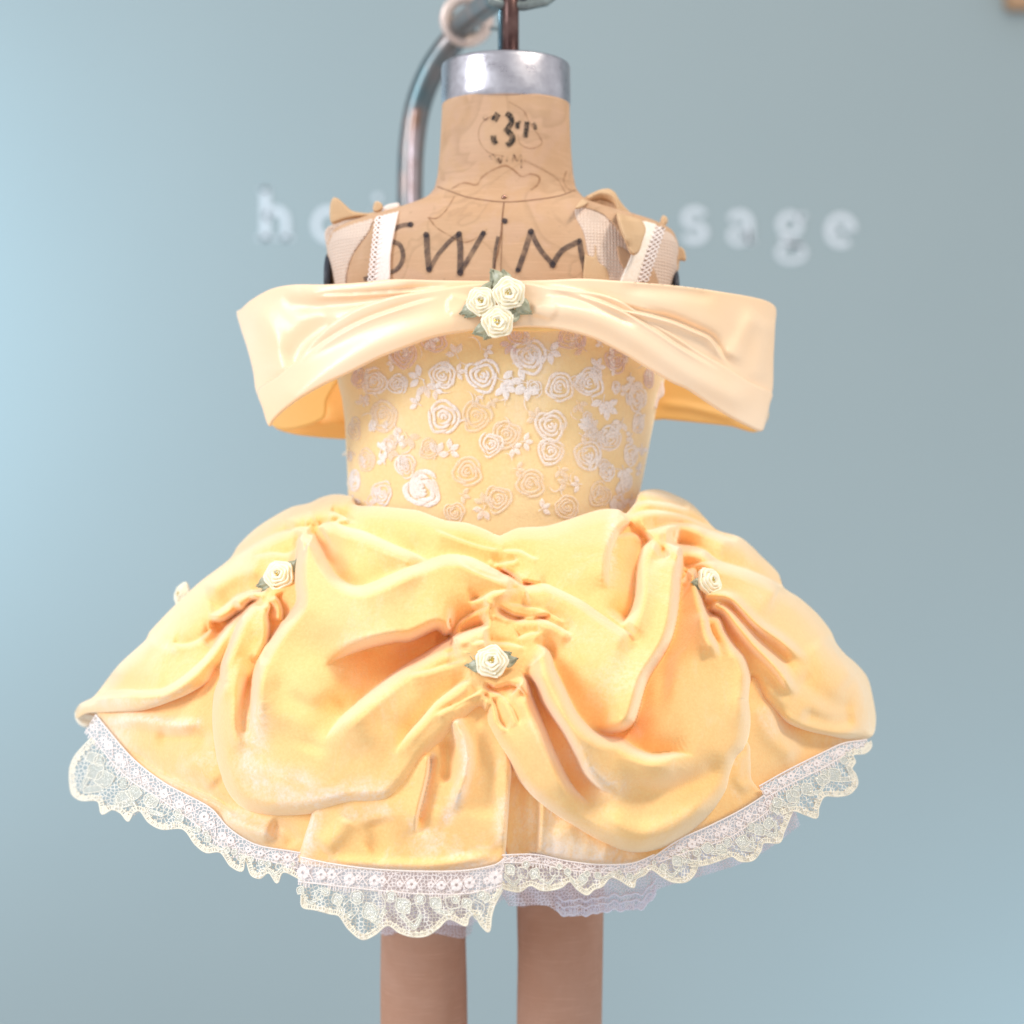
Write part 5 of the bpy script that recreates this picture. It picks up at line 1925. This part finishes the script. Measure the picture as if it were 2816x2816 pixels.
# middle
scallop_lace([(826, 2357), (904, 2374), (1028, 2390), (1153, 2396), (1277, 2394), (1360, 2379), (1388, 2362)],
             [(819, 2424), (904, 2434), (1012, 2446), (1153, 2458), (1277, 2458), (1351, 2444), (1380, 2434)],
             [(822, 2420), (904, 2428), (1012, 2440), (1153, 2450), (1277, 2450), (1351, 2436), (1382, 2426)],
             [(828, 2462), (832, 2494), (867, 2502), (905, 2512), (933, 2519), (958, 2554), (995, 2583), (1030, 2571), (1066, 2545), (1099, 2565), (1136, 2576), (1173, 2573), (1206, 2552), (1235, 2528),
              (1281, 2546), (1290, 2523), (1306, 2515), (1322, 2544), (1345, 2562), (1352, 2518), (1362, 2486), (1382, 2448)], 22, 2)
# right, in three runs
scallop_lace([(1372, 2352), (1470, 2350), (1560, 2368), (1650, 2378), (1740, 2374), (1800, 2350)],
             [(1374, 2372), (1470, 2374), (1560, 2392), (1650, 2400), (1740, 2396), (1805, 2376)],
             [(1372, 2362), (1470, 2362), (1560, 2378), (1650, 2388), (1740, 2384), (1830, 2350), (1910, 2316)],
             [(1374, 2440), (1394, 2447), (1429, 2452), (1458, 2435), (1487, 2448), (1516, 2448), (1545, 2440), (1567, 2424), (1588, 2446), (1614, 2461), (1634, 2446), (1656, 2438), (1679, 2413), (1704, 2420), (1741, 2441),
              (1750, 2417), (1773, 2406), (1791, 2391), (1824, 2413), (1853, 2426), (1889, 2424), (1911, 2402), (1920, 2378)], -8, 3)
scallop_lace([(1790, 2362), (1867, 2310), (1950, 2272), (2030, 2232), (2098, 2190), (2135, 2160)],
             [(1810, 2372), (1911, 2336), (2000, 2306), (2060, 2268), (2103, 2238), (2140, 2200)],
             [(1820, 2350), (1911, 2322), (2000, 2290), (2060, 2252), (2110, 2215), (2150, 2180)],
             [(1900, 2384), (1943, 2378), (1980, 2366), (2012, 2355), (2034, 2368), (2070, 2366), (2092, 2340), (2100, 2318), (2143, 2317), (2155, 2290), (2180, 2230)], -6, 4)
scallop_lace([(2088, 2162), (2170, 2116), (2271, 2066), (2320, 2044), (2385, 2034)],
             [(2103, 2196), (2170, 2158), (2271, 2108), (2330, 2072), (2388, 2052)],
             [(2100, 2180), (2170, 2148), (2271, 2098), (2330, 2062), (2390, 2040)],
             [(2150, 2240), (2184, 2230), (2214, 2240), (2246, 2249), (2252, 2219), (2268, 2190), (2305, 2190), (2338, 2182), (2358, 2156), (2352, 2128), (2342, 2114), (2352, 2095), (2346, 2076), (2379, 2071), (2396, 2054), (2394, 2034)], -4, 5)

for uu in (([(1042, 2450), (1100, 2452), (1200, 2452), (1290, 2450), (1298, 2560), (1270, 2580), (1200, 2568), (1120, 2560), (1046, 2566)]),
           ([(1412, 2420), (1500, 2422), (1664, 2420), (1662, 2500), (1560, 2492), (1470, 2488), (1422, 2490)])):
    panel('tulle_stocking', uu, lambda u, v: -0.036 * np.sqrt(np.clip(1 - ((np.where(u < 1350, u - 1166, u - 1540)) / 128.0)**2, 0.02, 1)) - 0.004, M['tulle'], dress, cell=5, offset=6, rim_r=3, drop=1, back=0, uv=True)
# petticoat of lavender white lace and tulle
yp = lambda u, v: 0 * u - 0.10
p1, Bp, Tp = strip('petticoat', [(1330, 2380), (1500, 2390), (1700, 2395), (1850, 2360), (2050, 2300), (2180, 2200)],
                   [(1400, 2492), (1500, 2490), (1530, 2506), (1556, 2520), (1617, 2516), (1661, 2507), (1715, 2504), (1762, 2500), (1791, 2475), (1806, 2448), (1871, 2426), (1960, 2400), (2050, 2370), (2120, 2330), (2200, 2270)],
                   M['net_lav'], dress, yp, 14, 12, rows=6)
jn = []
bot = [(1530, 2504), (1556, 2518), (1580, 2512), (1617, 2516), (1640, 2508), (1661, 2508), (1690, 2500), (1715, 2504), (1740, 2496), (1762, 2500), (1778, 2486), (1791, 2475), (1806, 2448)]
Cb = catmull(bot, 3)
yq = lambda u, v: yp(u, v) - 10 * K
for i in range(0, len(Cb) - 1, 2):
    ribbon('x', [tuple(Cb[i]), (Cb[i][0], Cb[i][1] - 14 - 4 * math.sin(i))], 4.0, yq, 0, None, None, join=jn, thick=1.4, step=8)
for off in (0, 22, 40):
    ribbon('x', [(x, y - off + 3 * math.sin(x * 0.2)) for x, y in Cb[::3]], 6, yq, 0, None, None, join=jn, thick=1.4)
flush(jn, 'petticoat_lace', M['lav_lace'], p1)
strip('petticoat_lining', [(830, 2300), (1000, 2330), (1400, 2340), (1800, 2330), (2100, 2200)],
      [(812, 2400), (900, 2440), (1040, 2500), (1180, 2530), (1290, 2545), (1390, 2470), (1500, 2440), (1800, 2400), (2080, 2310), (2190, 2240)], M['tulle'], dress, lambda u, v: 0 * u - 0.07, 12, 14, rows=6)
strip('petticoat_lining', [(700, 2200), (800, 2230), (900, 2250)], [(800, 2392), (822, 2416), (850, 2440)], M['net_lav'], dress, lambda u, v: 0 * u - 0.16, 6, 5, rows=5)
print('tris', sum(len(o.data.polygons) for o in COL.objects if o.type == 'MESH'))
